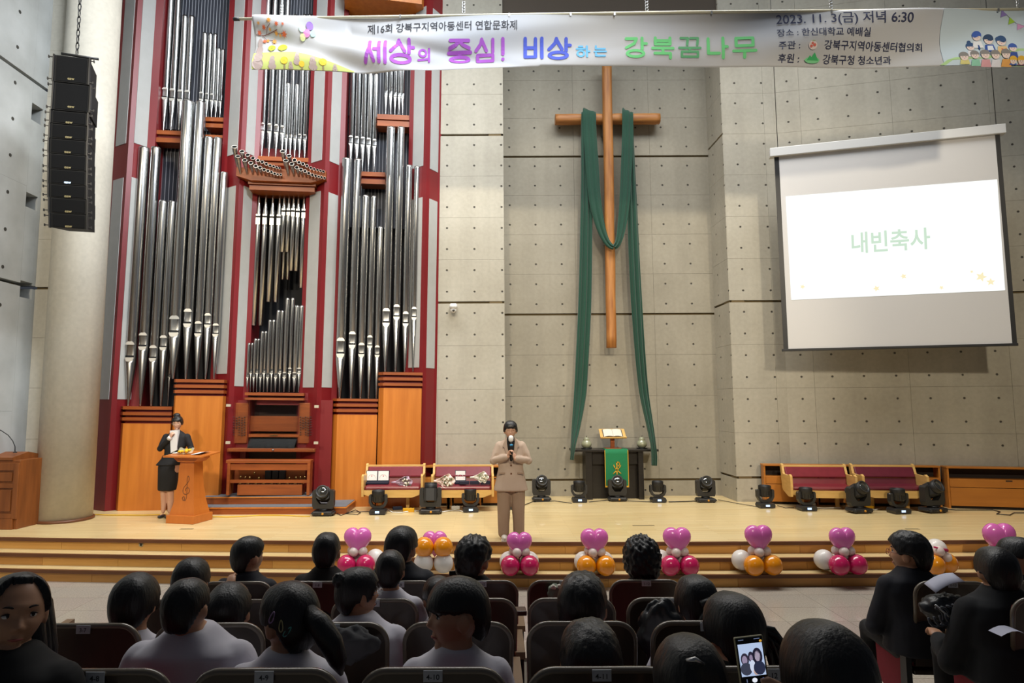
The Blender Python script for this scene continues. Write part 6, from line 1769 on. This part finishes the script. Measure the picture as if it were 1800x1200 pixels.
MB().tube([wl(b, x, y, Y_) for x, y, Y_ in ((540, 1078, 2.6), (563, 1098, 2.56), (582, 1130, 2.55), (594, 1160, 2.56), (600, 1185, 2.58))], [.04, .045, .046, .036, .008], 16).build('ponytail', M_hair, b)
for (x, y, r_, h_) in ((478, 1085, -.35, '9a7aa8'), (494, 1100, .0, 'b0a878'), (505, 1110, -.7, '5aa8a0')):
    c = MB(); cpt = wl(b, x, y, 2.535)
    c.tube([V((.007 * cos(a) * (1 - .35 * sin(a)), 0, .022 * sin(a))) for a in [i * pi / 8 for i in range(17)]], .0024, 6); xf(c, Matrix.Translation(cpt) @ Matrix.Rotation(-r_, 4, 'Y'), 0); c.build('hair_clip', mat('clip_' + h_, h_, .3), b)
b, HMs, s = viewer('boy in white shirt looking back over his shoulder, fourth row centre', 803, 1080, 92, 2.72, 1.8, 0, hair=dict(vol=.13, front=.16, side=.16, back=-.5), detail=True, vox=.0065, facek=dict(look=(-.6, 0)), shoulder=.95, roll=4, fold=.01)
viewer('dark-haired person bent low, only hair above seat 4-11', 1038, 1165, 104, 2.68, 0, hair=dict(vol=.13, curl=.03), shoulder=.85, tilt=15)
b, HMu, s = viewer('woman with spiky ponytail leaning in, fourth row right end', 1288, 1108, 92, 2.72, .3, hair=dict(vol=.14, side=-.3, back=-.8), top=M_dk, shoulder=1.0, tilt=5)
rr = random.Random(9)
for k in range(14):
    a = -1.35 + .09 * k + rr.uniform(-.06, .06); L = .1 + .09 * rr.random() + (.08 if k < 5 else 0)
    p0 = W(1328, 1102, 2.66) - b.location; d1 = V((cos(a), rr.uniform(-.2, .1), sin(a)))
    MB().tube([p0, p0 + d1 * L * .5 + V((.02, 0, 0)), p0 + d1 * L + V((.012, 0, -.035))], [.016, .012, .0015], 8).build('ponytail_strand', M_hair, b)
b, HMw, s = viewer('woman with long black hair in dark coat turned towards the camera, bottom left', 28, 1078, 98, 2.35, -2.4, 4, top=M_dk, skin=M_skin, hair=dict(front=.85, side=.0, back=-.9, vol=.13), detail=True, vox=.0065, facek=dict(look=(-.4, .5)), shoulder=1.1, roll=-6)
for x0, w0, Yh in ((66, .035, 2.45), (76, .032, 2.47), (-14, .05, 2.45), (58, .03, 2.4)):
    MB().tube([W(x0 - 14, 1030, Yh) - b.location, W(x0, 1060, Yh) - b.location, W(x0 + 3, 1100, Yh) - b.location, W(x0 + 5, 1140, Yh) - b.location, W(x0 + 6, 1180, Yh) - b.location, W(x0 + 2, 1205, Yh) - b.location], [w0 * .8, w0, w0 * 1.1, w0 * 1.2, w0, .008], 14).build('hair_lock', M_hair, b)
# right block, second row
viewer('person in charcoal jumper with bag, right of the aisle, second row', 1752, 1004, 62, 4.28, -.2, top=M_char, hair=dict(vol=.12, back=-.75, side=-.1), shoulder=1.25, arms={-1: (V((-.3, .05, .72)), V((-.2, .3, .78)))})
# nearest heads
b, HMv, s = viewer('nearest dark head with silver hair clip at bottom edge', 1213, 1202, 116, 1.78, .1, hair=dict(vol=.13, side=-.3, back=-.8), top=M_dk, shoulder=.8)
c = MB(); c.tube([W(1206, 1160, 1.68) - V((b.location.x, b.location.y, 0)), W(1222, 1158, 1.67) - V((b.location.x, b.location.y, 0)), W(1238, 1166, 1.68) - V((b.location.x, b.location.y, 0))], [.004, .007, .003], 8, flat=.5); c.build('hair_clip', M_steel, b)
viewer('nearest big dark head of hair at bottom edge, left of the aisle seats', 1455, 1196, 140, 1.75, 0, hair=dict(vol=.14, side=-.5, back=-.95), top=M_dk, shoulder=.8)

# phone showing a selfie, held at the bottom edge
pm = [W(*p) for p in ((1293, 1196, 1.5), (1344, 1190, 1.5), (1336, 1119, 1.5), (1290, 1121, 1.5))]
Xv = (pm[1] - pm[0]); Zv = (pm[3] - pm[0]); Wd = Xv.length; Hd = Zv.length * 1.25; Xv.normalize(); Yn = Zv.cross(Xv).normalized(); Zv = Xv.cross(Yn)
PMx = Matrix(((Xv.x, Yn.x, Zv.x, pm[3].x), (Xv.y, Yn.y, Zv.y, pm[3].y), (Xv.z, Yn.z, Zv.z, pm[3].z), (0, 0, 0, 1)))
ph = thing('smartphone', 'smartphone with cream case showing a group selfie, held at bottom edge', 'phone', M=PMx)
sgn = 1 if Yn.y > 0 else -1
f_ = -sgn
MB().bev(0, Wd, min(0, sgn * .008), max(0, sgn * .008), -Hd, 0, .004).build('phone_case', mat('case_cream', 'b8b08c', .4), ph)


def scrn(x0, x1, z0, z1, y, nm, h, es, par=None):
    m = MB().add([(x0 * Wd, f_ * y, -z0 * Hd), (x1 * Wd, f_ * y, -z0 * Hd), (x1 * Wd, f_ * y, -z1 * Hd), (x0 * Wd, f_ * y, -z1 * Hd)], [(0, 1, 2, 3)])
    return m.build(nm, mat('scr_' + h, '101010', .3, emit=h, es=es), par or ph)


def sdisc(cx, cz, rx, rz, y, nm, h, es):
    m = MB().add([((cx + rx * cos(a)) * Wd, f_ * y, -(cz + rz * sin(a)) * Hd) for a in [i * pi / 8 for i in range(16)]], [tuple(range(16))]); m.build(nm, mat('scr_' + h, '101010', .3, emit=h, es=es), ph)


MB().box(.04 * Wd, .96 * Wd, min(0, f_ * .001), max(0, f_ * .001), -.98 * Hd, -.02 * Hd).build('phone_glass', mat('phone_black', '050507', .1), ph)
scrn(.08, .92, .13, .74, .0014, 'screen_picture', 'c8dcff', .75)
for cx, cz, rx, rz, h, e_ in ((.26, .42, .14, .12, '453f55', .5), (.25, .43, .09, .08, 'b8a8c8', .6), (.27, .6, .2, .12, '5a6078', .4), (.48, .38, .1, .1, '3c3850', .5), (.48, .4, .06, .06, 'b0a0c0', .6), (.5, .56, .1, .12, 'dfe8ff', .8), (.7, .38, .17, .16, '2c2840', .5), (.7, .38, .1, .1, 'd8c8e0', .7), (.72, .6, .2, .13, '40486a', .4), (.6, .66, .1, .07, 'd8b8b0', .7)):
    sdisc(cx, cz, rx, rz, .0016 + cx * .0002 + cz * .0003, 'picture_figure', h, e_)
sdisc(.5, .82, .09, .045, .0016, 'shutter_button', 'f0f4ff', .9); sdisc(.8, .82, .06, .03, .0016, 'camera_icon', '7898d8', .7); sdisc(.88, .1, .05, .022, .0016, 'status_icon', 'e0a840', .8)
scrn(.12, .3, .045, .06, .0016, 'status_icon', '8898c0', .5); scrn(.66, .86, .045, .06, .0016, 'status_icon', '8898c0', .5); scrn(.22, .25, .79, .85, .0016, 'camera_icon', '8898c0', .5)
hm = MB(); wp = W(1392, 1228, 1.53)
hm.tube([wp + V((.1, 0, -.22)), wp + V((.03, 0, -.06)), wp], [.036, .03, .026], 12)
hand(hm, wp, (-.85, .1, .3), (.2, .9, .4), .6, .5, 1, .0105)
hm.tube([wp, W(1366, 1205, 1.47), W(1350, 1196, 1.46), W(1338, 1199, 1.46)], [.016, .012, .0095, .008], 8)
hh = remesh(hm, .004, 'hand', M_skin, None, 2); hh['label'] = 'hand holding up the phone at bottom edge'; hh['category'] = 'person'

# ================================================================== things among the seats
def crumple(name, label, px, py, Y, r, mt, cat, seed, fl=(1, .8, .8), part='body'):
    p = W(px, py, Y); t = thing(name, label, cat, p)
    m = MB().ball((0, 0, 0), 1, 40, 26, lambda d: V((d.x * r * fl[0], d.y * r * fl[1], d.z * r * fl[2])) * (1 + .25 * noise.noise(d * 2 + V((seed, 0, 0))) + .07 * noise.noise(d * 6 + V((0, seed, 0)))))
    m.build(part, mt, t); return t


crumple('folded_jacket', 'black padded jacket piled over the back of seat 2-12', 1160, 1112, 3.86, .15, mat('black_nylon', '121316', .35), 'jacket', 3, (.9, .5, 1.2), 'jacket_fabric')
crumple('folded_jacket', 'grey hooded jacket bundled behind seat 3-9', 615, 1132, 3.12, .1, mat('grey_fleece', '4a4a4c', .9), 'jacket', 8, (1.3, .6, .8), 'jacket_fabric')
crumple('plastic_bag', 'crumpled clear plastic bag beside the white-shirted woman', 694, 1118, 3.6, .05, mat('clear_plastic', '9a9c9c', .12, alpha=.7), 'bag', 5, (.8, .7, 1.2), 'plastic_film')
t = crumple('gift_bouquet', 'small wrapped bouquet lying on seat 1-11', 975, 1040, 4.8, .05, mat('sage_wrap', '7c8474', .6), 'bouquet', 6, (1, .7, 1.1), 'wrapping_paper')
m = MB()
for k in range(5): m.ball((.03 * cos(k * 2), -.03, .045 + .012 * sin(k * 3)), .014, 8, 6)
m.build('flower_heads', M_flw, t, kind='stuff')
p = W(1663, 1068, 4.45); t = thing('backpack', 'black quilted bag with loose straps on the lap, right block', 'bag', p)
MB().ball((0, 0, 0), 1, 36, 22, lambda d: V((d.x * .16, d.y * .1, d.z * .09)) * (1 + .12 * noise.noise(d * 3) + .06 * sin(d.x * 24))).build('bag_body', mat('bag_black', '16181c', .4), t)
for k in range(4):
    MB().tube([(-.14 + .03 * k + .05 * sin(a), -.1 - .01 * k, -.03 + .06 * cos(a) + .01 * k) for a in [i * pi / 6 for i in range(10)]], .008, 6).build('strap', mat('strap_grey', '3a3e46', .5), t)
MB().tube([(-.14, -.1, .05), (-.04, -.12, -.04), (.1, -.12, -.05)], .007, 6).build('zip', M_steel, t)
MB().ball((-.03, -.13, -.06), .009, 8, 6).build('buckle', M_steel, t)
o = MB().grid(lambda i, j: V((-.1 + .2 * i / 8, .0 + .11 * j / 2, .12 + .07 * i / 8 + .02 * sin(pi * i / 8) + .015 * j)), 8, 2).build('paper_programme', mat('programme_paper', 'b4b6c8', .7), None, p + V((.01, -.04, -.01))); tag(o, 'curled white programme sheets lying on the black bag', 'paper')
md = o.modifiers.new('s', 'SOLIDIFY'); md.thickness = .004
o = MB().grid(lambda i, j: V((-.1 + .2 * i / 6, .1 * j, .03 * sin(i * .6))), 6, 1).build('paper_programme', mat('programme_paper', 'b4b6c8', .7), None, W(1790, 1118, 3.95)); tag(o, 'loose white papers on tablet below the name sign', 'paper')
p = W(914, 1078, 4.3); t = thing('wallet', 'small dark brown case lying on armrest between front seats', 'wallet', p, .05)
MB().bev(-.04, .04, -.05, .05, 0, .03, .005).build('case_body', mat('brown_leather', '4a2a22', .4), t)
# phone held by the wavy-haired viewer
p = W(797, 1007, 5.3); t = thing('smartphone', 'small dark phone raised by wavy-haired person in front row', 'phone', p, .2)
MB().bev(-.035, .035, -.004, .004, -.018, .018, .003).build('phone_body', M_blk, t)


# pieces that can be told apart become parts of their own
def explode(ob):
    bm = bmesh.new(); bm.from_mesh(ob.data); bm.verts.ensure_lookup_table(); seen = set(); isl = []
    for v in bm.verts:
        if v.index in seen: continue
        st_ = [v]; comp = set()
        while st_:
            q = st_.pop()
            if q.index in comp: continue
            comp.add(q.index); st_ += [e.other_vert(q) for e in q.link_edges if e.other_vert(q).index not in comp]
        seen |= comp; isl.append(comp)
    if len(isl) < 2: bm.free(); return
    vs = [v.co.copy() for v in bm.verts]; fs = [([v.index for v in f.verts], f.material_index, f.smooth) for f in bm.faces]; bm.free()
    nm = ob.name.split('.')[0]
    for comp in isl:
        ids = sorted(comp); mp = {k: i for i, k in enumerate(ids)}; F_ = [f for f in fs if f[0][0] in comp]
        me = bpy.data.meshes.new(nm); me.from_pydata([vs[k] for k in ids], [], [[mp[k] for k in f[0]] for f in F_])
        for mt in ob.data.materials: me.materials.append(mt)
        me.polygons.foreach_set('material_index', [f[1] for f in F_]); me.polygons.foreach_set('use_smooth', [f[2] for f in F_])
        o = bpy.data.objects.new(nm, me); COL.objects.link(o); o.parent = ob.parent; o.location = ob.location; o.rotation_euler = ob.rotation_euler; o.scale = ob.scale
    bpy.data.objects.remove(ob)


for o in list(COL.objects):
    if o.name.split('.')[0] in ('black_border', 'slide_leaf', 'hanging_wire', 'eyelet_tab', 'vent', 'wall_bracket', 'gold_fringe', 'socket_panel', 'printed_bun', 'emblem_sprout', 'rigging_frame') and o.type == 'MESH' and o.parent: explode(o)
